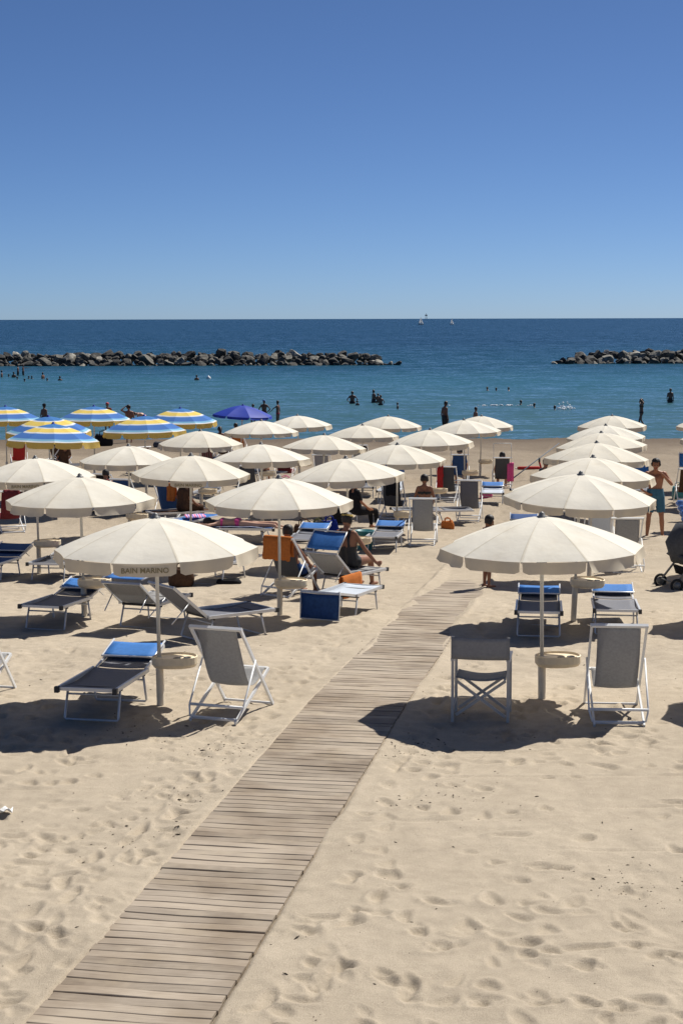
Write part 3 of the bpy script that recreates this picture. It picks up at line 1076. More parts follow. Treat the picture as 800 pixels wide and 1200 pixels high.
# ------------------------------------------------------------------ deck chairs
DW = .56
def make_deckchair(sling='sling', frame='whiteframe', shade=None, shade_mat='blue', tilt=0):
    root = empty('deck_chair')
    hw = DW / 2
    A0, A1 = Vector((0, -.36, .99)), Vector((0, .56, .02))       # long frame, top rear to front foot
    if tilt:
        A0 = Vector((0, -.28, 1.03))
    at = lambda t: A0.lerp(A1, t)
    m = MB()
    d = (A1 - A0)
    ang = math.atan2(d.z, d.y)
    mt = Matrix.Rotation(ang, 3, 'X')
    c = at(.5)
    for s in (-1, 1):
        m.box((s * hw, c.y, c.z), (.022, d.length, .036), mt)
    m.box((0, A1.y - .02, A1.z + .012), (DW - .022, .022, .022))
    long = m.build('long_frame', frame, root)
    MB().box((0, A0.y + .012, A0.z - .008), (DW + .03, .032, .034), mt).build('top_bar', frame, root)
    # cross frame: rear foot to front of the seat
    B0, B1 = Vector((0, -.44, .02)), Vector((0, .50, .42))
    d2 = B1 - B0
    m = MB()
    mb = Matrix.Rotation(math.atan2(d2.z, d2.y), 3, 'X')
    c = B0.lerp(B1, .5)
    hb = hw - .028
    for s in (-1, 1):
        m.box((s * hb, c.y, c.z), (.020, d2.length, .034), mb)
    m.box((0, B1.y, B1.z), (2 * hb - .02, .026, .026), mb)
    m.box((0, B0.y + .05, B0.z + .022), (2 * hb - .02, .024, .024), mb)
    m.build('seat_frame', frame, root)
    # rear prop, from the upper long frame down to the cross frame's foot
    m = MB()
    p = at(.40)
    for s in (-1, 1):
        m.tube([(s * (hw + .021), p.y, p.z), (s * (hw + .021), -.34, .16), (s * (hw - .01), -.40, .05)], .010, 8)
    m.tube([(-hw - .021, -.34, .165), (hw + .021, -.34, .165)], .016, 8)
    m.build('rear_prop', frame, root, True)
    # hanging sling
    pr = []
    T = A0 + Vector((0, .02, -.01))
    K = [T, Vector((0, -.20, .72)), Vector((0, -.05, .44)), Vector((0, .08, .315)), Vector((0, .28, .335)), Vector((0, .48, .435))]
    for i in range(len(K) - 1):
        p0, p1, p2, p3 = K[max(i - 1, 0)], K[i], K[i + 1], K[min(i + 2, len(K) - 1)]
        for k in range(4):
            t = k / 4
            q = .5 * ((2 * p1) + (p2 - p0) * t + (2 * p0 - 5 * p1 + 4 * p2 - p3) * t * t + (3 * p1 - p0 - 3 * p2 + p3) * t ** 3)
            pr.append((q.y, q.z))
    pr.append((K[-1].y, K[-1].z))
    thicken(sheet(DW - .12, pr, sagx=.015).build('sling', sling, root, True))
    if shade is not None:
        a = R(shade)
        q = lambda dd, n=0: (A0.y + dd * math.cos(a) - n * math.sin(a), A0.z + .01 + dd * math.sin(a) + n * math.cos(a))
        h = MB()
        y1, z1 = q(.44)
        h.tube([(-hw + .01, A0.y, A0.z + .0), (-hw + .01, y1, z1), (hw - .01, y1, z1), (hw - .01, A0.y, A0.z + .0)], .012, 8)
        h.build('hood_frame', frame, root, True)
        if shade_mat:
            pr = [q(.04 + .38 * i / 5, .006 - .012 * math.sin(math.pi * i / 5)) for i in range(6)]
            thicken(sheet(DW - .04, pr).build('hood_cloth', shade_mat, root, True))
    return root

DCACHE = {}
def deckchair(px, py, rot, label, d=.40, **kw):
    key = tuple(sorted(kw.items()))
    if key in DCACHE:
        o = copy_tree(DCACHE[key])
    else:
        o = DCACHE[key] = make_deckchair(**kw)
    x, y = near(px, py, rot, d)
    o.location = (x, y, gz(y) - .014)
    sl_ = (gz(y + .5) - gz(y - .5))
    o.rotation_euler = (math.atan(sl_) * math.cos(rot), math.atan(sl_) * math.sin(rot), rot)
    tag(o, label, 'deck chair', 'sling deck chairs on the sand')
    return o

deckchair(250, 845, R(-19), 'white framed grey sling deck chair beside the lettered umbrella and boardwalk')
deckchair(724, 851, R(-4), 'upright grey sling deck chair beside the tray of the director\'s chair umbrella', tilt=1)
deckchair(-50, 823, R(-11), 'deck chair just left of the lounger under the lettered umbrella')
dot = deckchair(322, 700, R(-30), 'deck chair with an orange towel over its back', sling='slingdark')
deckchair(494, 641, R(-6), 'pale sunlit deck chair standing between bikini woman and teal bucket', tilt=1)
deckchair(735, 674, R(-2), 'grey deck chair half hidden behind the umbrella by the stroller', tilt=1)
deckchair(548, 612, R(-10), 'slate sling deck chair with a blue cushion arm near the bikini woman', sling='slate', tilt=1)
deckchair(521, 590, R(-12), 'dark high-backed deck chair with a red towel beside it', sling='slingdark', tilt=1)
dcp = deckchair(538, 569, R(-5), 'blue sling deck chair with raised hood bar and a sitter', sling='navy', shade=72, shade_mat=None)
dcq = deckchair(588, 574, R(-5), 'dark sling deck chair with white hood bar and a sitter', sling='slingdark', shade=75, shade_mat=None)
deckchair(288, 588, R(-12), 'dark deck chair standing near the brown tray stand', sling='slingdark', tilt=1)
dcl = deckchair(456, 609, R(-14), 'dark deck chair hung with a black garment', sling='slingdark', tilt=1)
dcm = deckchair(16, 624, R(20), 'deck chair draped with a dark maroon towel', sling='maroon')
deckchair(24, 549, R(15), 'red sling deck chair under the striped umbrellas', sling='red')
deckchair(82, 551, R(60), 'black sling deck chair reclining under the striped umbrellas', sling='black')
deckchair(60, 549, R(-30), 'brown sling deck chair under the striped umbrellas', sling='brown')
dcn = deckchair(192, 614, R(-14), 'deck chair with navy sling and hood bar beside the orange towel', sling='navy', shade=80, shade_mat='navy')
deckchair(375, 571, R(-12), 'deck chair draped with grey striped towels', sling='towel_grey', tilt=1)
deckchair(170, 556, R(30), 'dark red patterned chair under the striped umbrella', sling='patch_maroon')

deckchair(118, 598, R(-25), 'black sling deck chair in the shade behind the umbrellas near the striped ones', sling='black')
deckchair(140, 606, R(-15), 'navy sling deck chair next to the black sling chair', sling='navy')
lounger(near(305, 612, -.12), -.12, 'slate lounger in the shade near the dark bag row', sling='slate', back=22)
lounger(near(238, 592, -.12), -.12, 'slate lounger with upright back two rows from the blue umbrella', sling='slate', back=35)
lounger(near(425, 585, -.12), -.12, 'lounger with blue hood in the shade of the inner umbrellas', sling='slate', shade=174)
lounger(near(455, 590, -.12), -.12, 'white sling lounger with raised blue hood near the black garment chair', sling='slingwhite', shade=60, back=20)
lounger(near(612, 640, -.12), -.12, 'lounger with navy hood beside the boardwalk line umbrellas', sling='navy', shade=174, shade_mat='navy')
deckchair(702, 655, R(-4), 'white sling chair half hidden beneath the second umbrella by the stroller', sling='slingwhite')
deckchair(806, 592, R(-4), 'brown sling chair with blue hood bar near the clear mattress', sling='brown', shade=80, shade_mat='blue')
deckchair(330, 566, R(-12), 'maroon sling chair behind the dusty pink bag', sling='maroon')
deckchair(420, 556, R(-10), 'grey sling chair beneath the inner umbrella near the water', sling='sling', tilt=1)
deckchair(240, 552, R(-12), 'maroon patterned sling chair under the umbrella near the blue one', sling='patch_maroon')
# ------------------------------------------------------------------ director's chair
def make_director():
    root = empty('director_chair')
    W2, D2 = .285, .21
    for sx in (-1, 1):
        for sy in (-1, 1):
            top = .90 if sy < 0 else .64
            MB().box((sx * W2, sy * D2, top / 2), (.028, .032, top)).build('leg', 'rib', root)
        MB().box((sx * W2, .025, .655), (.042, .50, .022)).build('armrest', 'whiteframe', root)
        MB().box((sx * W2, 0, .16), (.020, 2 * D2 - .032, .022)).build('side_rail', 'rib', root)
        MB().box((sx * (W2 - .035), 0, .452), (.024, 2 * D2 + .02, .024)).build('seat_rail', 'rib', root)
    for sy in (-1, 1):
        for s in (-1, 1):
            a, b = Vector((-s * (W2 - .03), 0, .06)), Vector((s * (W2 - .03), 0, .43))
            c = (a + b) / 2
            m = Matrix.Rotation(-math.atan2(b.z - a.z, b.x - a.x), 3, 'Y')
            MB().box((c.x, sy * (D2 - .045) + s * .0125, c.z), ((b - a).length, .020, .028), m).build('cross_brace', 'rib', root)
    seat = MB()
    P = []
    for i in range(9):
        w = i / 8
        x = (w - .5) * 2 * (W2 - .03)
        P.append([(x, y, .468 - .035 * math.sin(math.pi * w)) for y in (-.20, -.07, .07, .20)])
    thicken(seat.grid(P).build('seat', 'sling', root, True))
    P = []
    for i in range(9):
        w = i / 8
        x = (w - .5) * 2 * (W2 + .016)
        P.append([(x, -D2 - .017 - .035 * math.sin(math.pi * w) + .006 * math.sin(z * 60), z) for z in (.665, .72, .78, .84, .89)])
    thicken(MB().grid(P).build('back_sling', 'sling', root, True))
    return root
dc = make_director()
x, y = near(561, 846, R(-10), .21)
dc.location = (x, y, gz(y) - .008)
dc.rotation_euler = (0, 0, R(-9))
tag(dc, "folding director's chair with grey canvas back standing beside the boardwalk", "director's chair")

# ------------------------------------------------------------------ towels, bags, small things
def cloth(name, width, prof, mat, pos, rot, label, cat='towel', wav=.012, seed=0, nx=13):
    """a hung or spread cloth: profile (y, z) in metres along its length, folds along x"""
    rnd = random.Random(seed)
    m = MB()
    P = []
    k1, p1 = rnd.uniform(14, 22) / max(width, .2) * .4, rnd.uniform(0, 6)
    n = len(prof)
    for i, (y, z) in enumerate(prof):
        row = []
        fr = abs(i / (n - 1) - .5) * 2
        for j in range(nx):
            x = (j / (nx - 1) - .5) * width
            row.append((x * (1 + .03 * math.sin(i * 1.7)), y + wav * fr * math.sin(k1 * x * 2 + p1), z + (.012 * rnd.uniform(-1, 1) if i in (0, n - 1) else 0)))
        P.append(row)
    o = m.grid(P).build(name, mat, None, True)
    thicken(o, .008)
    o.location = pos
    o.rotation_euler = (0, 0, rot)
    return tag(o, label, cat)

def over_bar(front, back, gap=.028, n=5):
    """profile draped over a bar at (0,0)"""
    pr = [(-gap - .02 * (1 - i / n) , -back * (1 - i / n)) for i in range(n)]
    pr += [(-gap * .8, .012), (0, .028), (gap * .8, .012)]
    pr += [(gap + .02 * (i + 1) / n, -front * (i + 1) / n) for i in range(n)]
    return pr

def bar_of(o, off=(0, -.35, .99)):
    mw = Matrix.LocRotScale(o.location, o.rotation_euler, None)
    return mw @ Vector(off)

cloth('beach_towel', .52, over_bar(.30, .36, .045), 'orange', bar_of(dot), dot.rotation_euler.z, 'orange towel draped over the back of a deck chair', seed=1)
rail = Matrix.LocRotScale(Vector((LDP[0], LDP[1], gz(LDP[1]))), Matrix.Rotation(R(152), 3, 'Z').to_euler(), None) @ Vector((-.31, .34, .372))
cloth('beach_towel', .66, over_bar(.12, .36, .03), 'orange', rail, R(152 - 90), 'orange towel hanging from the lounger under the woman in black', seed=3)
cloth('garment', .34, over_bar(.22, .42, .04), 'black', bar_of(dcl, (.05, -.28, 1.03)), dcl.rotation_euler.z, 'black garment over the back of a dark deck chair', 'clothing', seed=4)
g = near(405, 612, .3)
cloth('beach_towel', .5, over_bar(.18, .34, .05), 'black', (g[0] + .1, g[1] - .95, gz(g[1]) + .37), .3, 'black towel hanging from the end of a dark lounger', seed=5)
cloth('beach_towel', .36, over_bar(.20, .5, .04), 'maroon', bar_of(dcm), dcm.rotation_euler.z, 'maroon towel over the deck chair at the beach edge', seed=6)
cloth('beach_towel', .22, over_bar(.3, .40, .045), 'orange', bar_of(dcn, (.18, -.35, .99)), dcn.rotation_euler.z, 'small orange towel on the navy hooded deck chair', seed=7)
cloth('beach_towel', .17, over_bar(.3, .62, .04), 'red', bar_of(deckchair.__globals__['DCACHE'] and [o for o in col.objects if o.get('label', '').startswith('dark high-backed')][0], (-.16, -.28, 1.03)), R(-12), 'red towel over the corner of a dark deck chair', seed=8)
cloth('beach_towel', .20, over_bar(.2, .55, .05), 'pink', bar_of(dcq, (.25, -.20, .80)), R(-5), 'bright pink towel hanging beside the white hood bar', seed=9)
g = l_pink
cloth('small_towel', .26, [(-.16, .01), (-.1, .045), (0, .03), (.08, .055), (.16, .012)], 'towel_pinkwhite', (g[0] + .05, g[1] + .25, gz(g[1]) + .40), .4, 'small pink patterned towel lying on dark lounger', seed=10)
g = near(212, 628, -.3)
cloth('small_towel', .46, [(-.25, .01), (-.1, .04), (0, .03), (.1, .05), (.2, .015)], 'towel_pinkwhite', (g[0] + .02, g[1] - .05, gz(g[1]) + .375), .2, 'pink and white towel crumpled on the blue lounger', seed=11)
cloth('beach_towel', .6, [(-.55, .012), (-.3, .03), (-.1, .02), (.1, .03), (.35, .02), (.62, .012)], 'towel_navywhite', (SUNB.x + .15, SUNB.y, gz(SUNB.y) + .358), R(82), 'navy and white striped towel spread under the sunbather', seed=12)

def bag(px, py, size, mat, label, rot=0, cat='bag', up=0, squash=.8, handle=True):
    w, d, h = size
    root = empty('beach_bag', label=label, cat=cat)
    rnd = random.Random(int(px * 7 + py))
    m = MB()
    rings = []
    n = 18
    for t, s in ((0, .86), (.12, 1.0), (.45, 1.04), (.8, .92), (1.0, .78), (.97, .66), (.7, .58)):
        r_ = []
        for k in range(n):
            a = 2 * math.pi * k / n
            cx, sx = math.cos(a), math.sin(a)
            e = lambda c: math.copysign(abs(c) ** .6, c)
            jit = 1 + .05 * math.sin(3 * a + t * 5 + rnd.random())
            r_.append((e(cx) * w / 2 * s * jit, e(sx) * d / 2 * s * jit, t * h * (1 + .06 * math.sin(2 * a + 1))))
        rings.append(r_)
    vs = [q for r_ in rings for q in r_]
    fs = [tuple(range(n))[::-1]]
    for i in range(len(rings) - 1):
        for k in range(n):
            q = (k + 1) % n
            fs.append((i * n + k, i * n + q, (i + 1) * n + q, (i + 1) * n + k))
    fs.append(tuple((len(rings) - 1) * n + k for k in range(n)))
    m.add(vs, fs).build('bag_body', mat, root, True)
    if handle:
        for s in (-1, 1):
            hm = MB()
            hm.tube([(-w * .22, s * d * .33, h * .92), (-w * .2, s * d * .40, h * 1.2), (0, s * d * .42, h * 1.32), (w * .2, s * d * .40, h * 1.2), (w * .22, s * d * .33, h * .92)], .012, 6)
            hm.build('handle', mat, root, True)
    g = G(px, py)
    root.location = (g.x, g.y, g.z - .01 + up)
    root.rotation_euler = (0, 0, rot)
    return root
bag(357, 634, (.5, .3, .38), 'brown', 'brown beach bag on the sand behind the orange towel chair', .2)
bag(373, 632, (.45, .3, .36), 'olive', 'olive green beach bag next to the brown bag', -.1)
bag(386, 628, (.4, .28, .36), 'royal', 'royal blue beach bag behind the woman in black', .1)
bag(268, 684, (.42, .26, .10), 'black', 'low black bag on sand under the bare framed lounger', 0, handle=False)
bag(30, 590, (.62, .4, .42), 'brown', 'large brown bag in the shade behind the cream umbrella', .3)
bag(335, 577, (.5, .34, .40), 'pink', 'round dusty pink bag in front of the small blue lounger', .2)
bag(122, 522, (.8, .5, .55), 'black', 'big black bag by the water under the striped umbrella', .2)
bag(192, 524, (.9, .5, .28), 'greyfab', 'low grey bag on sand near the water', .1, handle=False)
bag(569, 584, (.35, .25, .2), 'pink', 'small pink bag next to the blue and white hood lounger', .1)
bag(524, 621, (.30, .22, .22), 'orange', 'small orange bag beside the bikini woman lounger', 0)
bag(205, 600, (.5, .35, .45), 'greyfab', 'grey beach bag beside the navy hooded chair', .4)
bag(183, 652, (.5, .35, .32), 'greyfab', 'grey lumpy bag on sand behind the lettered umbrella', .1)
bag(795, 585, (.4, .35, .35), 'teal', 'green bag on the sand at the stroller side of beach', .1)
bag(212, 686, (.42, .3, .34), 'brown', 'brown bag on sand near the bare framed lounger', .3)

def bucket(px, py):
    root = empty('bucket', label='teal plastic bucket beside the blue hooded lounger', cat='bucket')
    MB().lathe([(.15, 0), (.155, .02), (.19, .40), (.20, .41), (.20, .43), (.185, .43), (.15, .06)], 20).build('bucket_body', 'teal', root, True)
    MB().lathe([(.172, .20), (.180, .202), (.182, .222), (.174, .224)], 20).build('band', 'blue', root, True)
    MB().tube([(-.195, 0, .40), (-.15, -.14, .34), (0, -.21, .31), (.15, -.14, .34), (.195, 0, .40)], .006, 6).build('handle', 'white', root, True)
    g = G(px, py)
    root.location = (g.x, g.y, g.z - .01)
bucket(427, 645)

# a wicker tray stand on the middle rows, a red float, a long rod stuck in the sand
def rod():
    root = empty('rod', label='long thin grey rod leaning over the sand with red handle', cat='rod')
    a = G(592, 566)
    b = AT(655, 520, a.y + 2.6)
    d = b - a
    MB().tube([(0, 0, -.05), d * .5 + Vector((0, 0, -.02)), d], [.022, .018, .012], 8).build('shaft', 'far_grey', root, True)
    k = d * .62
    MB().tube([k, k + Vector((.0, .02, -.14))], .035, 8).build('grip_head', 'cap', root, True)
    MB().tube([k + Vector((.0, .02, -.14)), k + Vector((.14, .05, -.62))], [.03, .04], 8).build('grip', 'red', root, True)
    root.location = a
rod()
def red_float(px, py):
    g = G(px, py)
    root = empty('float', (g.x, g.y, g.z + .06), .1, 'red foam float lying beside the pink towel', 'float')
    MB().tube([(-.42, 0, 0), (-.36, 0, 0), (.36, 0, 0), (.42, 0, 0)], [.03, .06, .06, .03], 10).build('float_body', 'red', root, True)
    MB().tube([(-.5, 0, 0), (-.42, 0, 0)], .02, 8).build('float_knob', 'white', root, True)
red_float(619, 551)
def paper(px, py):
    m = MB()
    P = [[((i - 3) * .022, (j - 2) * .02, .018 + .016 * math.sin(i * 1.7 + j) + .012 * math.cos(j * 2.1)) for j in range(5)] for i in range(7)]
    o = m.grid(P).build('paper_scrap', 'white', None, True)
    g = G(px, py)
    o.location = (g.x, g.y, sand_z(g.x, g.y) + .003)
    thicken(o, .002)
    tag(o, 'crumpled white paper scrap lying on the open sand', 'paper')
paper(5, 951)

# ------------------------------------------------------------------ stroller
def stroller():
    g = G(790, 690)
    root = empty('stroller', (g.x + .33, g.y, g.z - .01), R(15), 'dark grey pushchair with hood parked on the sand beside the umbrellas', 'stroller')
    f = MB()
    for s in (-.24, .24):
        f.tube([(-.42, s, .12), (-.20, s, .38), (.22, s, .82), (.46, s, 1.02)], .016, 8)
        f.tube([(.40, s, .12), (.16, s, .40), (-.06, s, .60)], .014, 8)
        f.tube([(-.20, s, .36), (.20, s, .34)], .011, 8)
    f.tube([(.46, -.24, 1.02), (.46, .24, 1.02)], .018, 8)
    f.tube([(-.42, -.24, .13), (-.42, .24, .13)], .011, 8)
    f.build('frame', 'strollerframe', root, True)
    for sx in (-.42, .40):
        for s in (-.27, .27):
            w = MB()
            ring = [(sx + .085 * math.cos(2 * math.pi * k / 18), s, .10 + .085 * math.sin(2 * math.pi * k / 18)) for k in range(19)]
            w.tube(ring, .020, 7, False)
            wo = w.build('wheel', 'tyre', root, True)
            h = MB()
            h.tube([(sx, s - .018, .10), (sx, s + .018, .10)], .055, 12)
            h.build('hub', 'strollerframe', wo, True)
    # seat: lofted padded tub, hood: segmented dome
    P = []
    for i in range(9):
        t = i / 8
        y = -.22 + .44 * t
        e = math.sin(math.pi * t) ** .5
        P.append([(-.34, y, .52), (-.22, y, .44 - .05 * e), (0, y, .42 - .05 * e), (.14, y, .52), (.26, y, .80 - .0 * e), (.32, y, .98)])
    thicken(MB().grid(P).build('seat', 'greyfab', root, True), .05)
    P = []
    for i in range(11):
        a = math.pi * i / 10
        row = []
        for j in range(8):
            b = R(-40) + R(160) * j / 7
            rr = (.44 if j < 5 else .40) - .035 * (j % 2)
            c = Vector((-.02, 0, .66))
            row.append((c.x - rr * math.cos(b) * math.sin(a) ** .7 * 1.0, -.25 * math.cos(a), c.z + rr * math.sin(b) * math.sin(a) ** .5 * .9))
        P.append(row)
    thicken(MB().grid(P).build('hood', 'greyfab', root, True), .012)
    P = []
    for i in range(7):
        t = i / 6
        y = -.20 + .40 * t
        P.append([(-.24, y, .34), (-.20, y, .22), (0, y, .18), (.2, y, .22), (.26, y, .34)])
    thicken(MB().grid(P).build('basket', 'black', root, True), .03)
stroller()
next(o for o in col.objects if o.name == 'stroller').scale = (1.15,) * 3

def float_mat():
    g = G(833, 612)
    root = empty('air_mattress', (g.x, g.y, g.z), R(20), 'clear blue inflatable mattress standing on edge beside the stroller', 'inflatable')
    for k in range(4):
        z = .10 + k * .17
        MB().tube([(-.75, 0, z), (-.68, 0, z), (.68, 0, z), (.75, 0, z)], [.03, .095, .095, .03], 12).build('air_chamber', 'clear_vinyl', root, True)
    root.rotation_euler = (R(-50), 0, R(10))
float_mat()
# ------------------------------------------------------------------ people
V = Vector
STAND = dict(ankL=(-.10, 0, .075), ankR=(.10, 0, .075), kneeL=(-.105, .03, .47), kneeR=(.105, .03, .47), hipL=(-.09, 0, .90), hipR=(.09, 0, .90),
             pelvis=(0, 0, .95), waist=(0, .01, 1.12), chest=(0, 0, 1.31), neck=(0, -.01, 1.46), head=(0, .015, 1.61),
             shL=(-.175, -.005, 1.405), shR=(.175, -.005, 1.405), elL=(-.235, -.03, 1.13), elR=(.235, -.03, 1.13), wrL=(-.245, .04, .88), wrR=(.245, .04, .88),
             face=(0, 1, 0), lat=(1, 0, 0), footL=(0, 1, 0), footR=(0, 1, 0), hndL=(0, .15, -1), hndR=(0, .15, -1))

def sdcap(P, a, b, ra, rb):
    ab = b - a
    t = np.clip(((P - a) @ ab) / max(ab @ ab, 1e-9), 0, 1)
    d = np.linalg.norm(P - a - t[:, None] * ab, axis=1)
    return d - (ra + (rb - ra) * t)

def capsule(m, a, b, ra, rb, n=10):
    a, b = V(a), V(b)
    d = b - a
    L = d.length
    t = d.normalized() if L > 1e-6 else V((0, 0, 1))
    pts, rs = [], []
    for k in range(4):
        an = math.pi / 2 * k / 4
        pts.append(a - t * ra * math.cos(an)); rs.append(max(ra * math.sin(an), 1e-3))
    pts.append(a); rs.append(ra)
    pts.append(b if L > 1e-6 else a + t * 1e-3); rs.append(rb)
    for k in range(3, -1, -1):
        an = math.pi / 2 * k / 4
        pts.append(b + t * rb * math.cos(an)); rs.append(max(rb * math.sin(an), 1e-3))
    m.tube(pts, rs, n)

def person(label, height, pose, skin, loc, rz, hair='hair_dark', wear=None, voxel=.016, fem=False, hat=None, long_hair=False, plump=1.0, fingers=False, eyes=False, hs=1.0):
    J = dict(STAND)
    J.update(pose)
    J = {k: V(v) for k, v in J.items()}
    caps = []
    def c(a, b, ra, rb, tg):
        caps.append((np.array(a), np.array(b), ra, rb, tg))
    pw = plump
    for s in 'LR':
        h, k, a = J['hip' + s], J['knee' + s], J['ank' + s]
        mid = h.lerp(k, .55)
        c(h, mid, .088 * pw, .073 * pw, 'thigh')
        c(mid, k, .073 * pw, .052, 'thighlow')
        calf = k.lerp(a, .3)
        c(k, calf, .052, .055, 'calf'); c(calf, a, .055, .034, 'calf')
        fd = J['foot' + s].normalized()
        c(a, a + V((0, 0, -.028)) if fd.z > -.5 else a, .036, .036, 'foot')
        hz = a + V((0, 0, -.04))
        c(hz - fd * .035, hz + fd * .09, .036, .033, 'foot'); c(hz + fd * .09, hz + fd * .165 + V((0, 0, -.006)), .034, .024, 'foot')
        sh, el, wr = J['sh' + s], J['el' + s], J['wr' + s]
        c(sh, el, .048 if not fem else .042, .036, 'arm'); c(el, el.lerp(wr, .3), .037, .037, 'arm'); c(el.lerp(wr, .3), wr, .037, .025, 'arm')
        hd = J['hnd' + s].normalized()
        sd = J['lat'].normalized() * (1 if s == 'R' else -1)
        fw = hd.cross(sd).normalized()
        if fw.length < .1: fw = V((0, 1, 0))
        if fingers:
            for q in range(4):
                o = fw * (-.030 + .020 * q)
                b0 = wr + hd * .03 + o * .8
                b1 = wr + hd * .095 + o
                b2 = b1 + hd * (.034 - .003 * abs(q - 1.5)) - sd * .010
                b3 = b2 + hd * (.028 - .004 * abs(q - 1.5)) - sd * .018
                c(b0, b1, .015, .012, 'hand'); c(b1, b2, .0095, .009, 'hand'); c(b2, b3, .009, .0075, 'hand')
            t0 = wr + hd * .03 + fw * .03
            c(t0, t0 + hd * .03 + fw * .028, .013, .011, 'hand'); c(t0 + hd * .03 + fw * .028, t0 + hd * .058 + fw * .034, .010, .009, 'hand')
        else:
            c(wr, wr + hd * .08, .028, .03, 'hand')
            c(wr + hd * .08, wr + hd * .16 - sd * .02, .026, .016, 'hand')
            c(wr + hd * .03, wr + hd * .09 + fw * .04, .016, .012, 'hand')
    lat = J['lat'].normalized()
    pe, wa, ch, ne = J['pelvis'], J['waist'], J['chest'], J['neck']
    for s in (-1, 1):
        c(pe + lat * s * .065, wa + lat * s * .055, .103 * pw, .084 * pw, 'pelvis' if True else '')
        c(wa + lat * s * .055, ch + lat * s * .078, .086 * pw, .093 * pw, 'chest')
        sh = J['shR' if s > 0 else 'shL']
        c(ch + lat * s * .078, sh - lat * s * .02, .093 * pw, .056, 'chest')
        c(ne - V((0, 0, 0)), sh - lat * s * .03, .045, .046, 'chest')
        hp = J['hipR' if s > 0 else 'hipL']
        c(pe + lat * s * .065, hp, .098 * pw, .09 * pw, 'pelvis')
        if fem:
            fwd = V(J['face']) if abs(V(J['face']).z) < .6 else V((0, 1, 0))
            f2 = (ch - wa).cross(lat).normalized()
            if f2.dot(V(J['face'])) < 0: f2 = -f2
            c(ch + lat * s * .075 + f2 * .06, ch + lat * s * .08 + f2 * .075, .058, .05, 'bust')
    hd_ = J['head']
    up = (hd_ - ne).normalized()
    F = J['face'].normalized()
    F = (F - up * F.dot(up)).normalized()
    S = up.cross(F).normalized()
    c(ne - up * .04, ne.lerp(hd_, .6), .052, .048, 'neck')
    def hc_(a, b, ra, rb, tg):
        c(hd_ + (a - hd_) * hs, hd_ + (b - hd_) * hs, ra * hs, rb * hs, tg)
    hc_(hd_ - up * .015 + F * .0, hd_ + up * .045 - F * .012, .076, .081, 'head')
    hc_(hd_ + F * .03 - up * .02, hd_ + F * .045 - up * .085, .058, .036, 'head')
    hc_(hd_ + F * .085 + up * .005, hd_ + F * .100 - up * .022, .012, .016, 'head')
    hc_(hd_ + F * .072 + up * .028 - S * .03, hd_ + F * .072 + up * .028 + S * .03, .018, .018, 'head')
    for s in (-1, 1):
        hc_(hd_ + S * s * .078 + up * .012, hd_ + S * s * .080 - up * .02, .018, .013, 'head')
    m = MB()
    for a, b, ra, rb, tg in caps:
        capsule(m, a, b, ra, rb)
    me = bpy.data.meshes.new('tmp')
    me.from_pydata(m.v, [], m.f)
    tmp = bpy.data.objects.new('tmp', me)
    col.objects.link(tmp)
    md = tmp.modifiers.new('r', 'REMESH'); md.mode = 'VOXEL'; md.voxel_size = voxel
    ms = tmp.modifiers.new('s', 'SMOOTH'); ms.factor = .5; ms.iterations = 3
    dg = bpy.context.evaluated_depsgraph_get()
    body = bpy.data.meshes.new_from_object(tmp.evaluated_get(dg))
    bpy.data.objects.remove(tmp)
    bpy.data.meshes.remove(me)
    body.name = 'body'
    n = len(body.vertices)
    co = np.empty(n * 3); body.vertices.foreach_get('co', co); co = co.reshape(-1, 3)
    body.polygons.foreach_set('use_smooth', [True] * len(body.polygons))
    body.materials.clear(); body.materials.append(MATS[skin])
    best = np.full(n, 1e9); tags = np.zeros(n, int)
    names = sorted(set(q[4] for q in caps))
    for a, b, ra, rb, tg in caps:
        d = sdcap(co, a, b, ra, rb)
        w = d < best
        best[w] = d[w]; tags[w] = names.index(tg)
    istag = lambda *ts: np.isin(tags, [names.index(t) for t in ts if t in names])
    no = np.empty(n * 3); body.vertices.foreach_get('normal', no); no = no.reshape(-1, 3)
    sc_ = height / 1.75
    root = empty('person', loc, rz, label, 'person')
    root.scale = (sc_,) * 3
    bo = bpy.data.objects.new('body', body); col.objects.link(bo); bo.parent = root
    faces = [tuple(p.vertices) for p in body.polygons]
    def shell(name, mask, off, mat):
        fs = [f for f in faces if all(mask[i] for i in f)]
        if not fs: return
        used = sorted({i for f in fs for i in f})
        mp = {i: k for k, i in enumerate(used)}
        mm = MB()
        offv = off if np.ndim(off) else np.full(n, off)
        mm.v = [tuple(co[i] + no[i] * offv[i]) for i in used]
        mm.f = [tuple(mp[i] for i in f) for f in fs]
        return mm.build(name, mat, root, True)
    hc = np.array(hd_); hu = np.array(up); hf = np.array(F)
    rel = co - hc
    pu, pf = rel @ hu / hs, rel @ hf / hs
    isH = istag('head', 'neck')
    if hair:
        mask = isH & (((pf < .035) & (pu > -.045)) | (pu > .058)) & ~((pf > .045) & (pu < .062)) & (pu > (-.11 if long_hair else -.05))
        rr = np.random.RandomState(3)
        off = .012 + .010 * np.clip((pu + .02) / .1, 0, 1) + .004 * np.sin(co[:, 0] * 160) * np.sin(co[:, 2] * 140)
        shell('hair', mask, off, hair)
        if long_hair:
            hm = MB()
            b0 = hd_ - F * .055 + up * .03
            capsule(hm, b0, b0 - F * .035 - up * .10, .068, .060)
            capsule(hm, b0 - F * .035 - up * .10, b0 - F * .03 - up * .20, .058, .030)
            hm.build('hair_fall', hair, root, True)
    if hat:
        mask = isH & (pu > .030)
        shell('hat', mask, .026, hat)
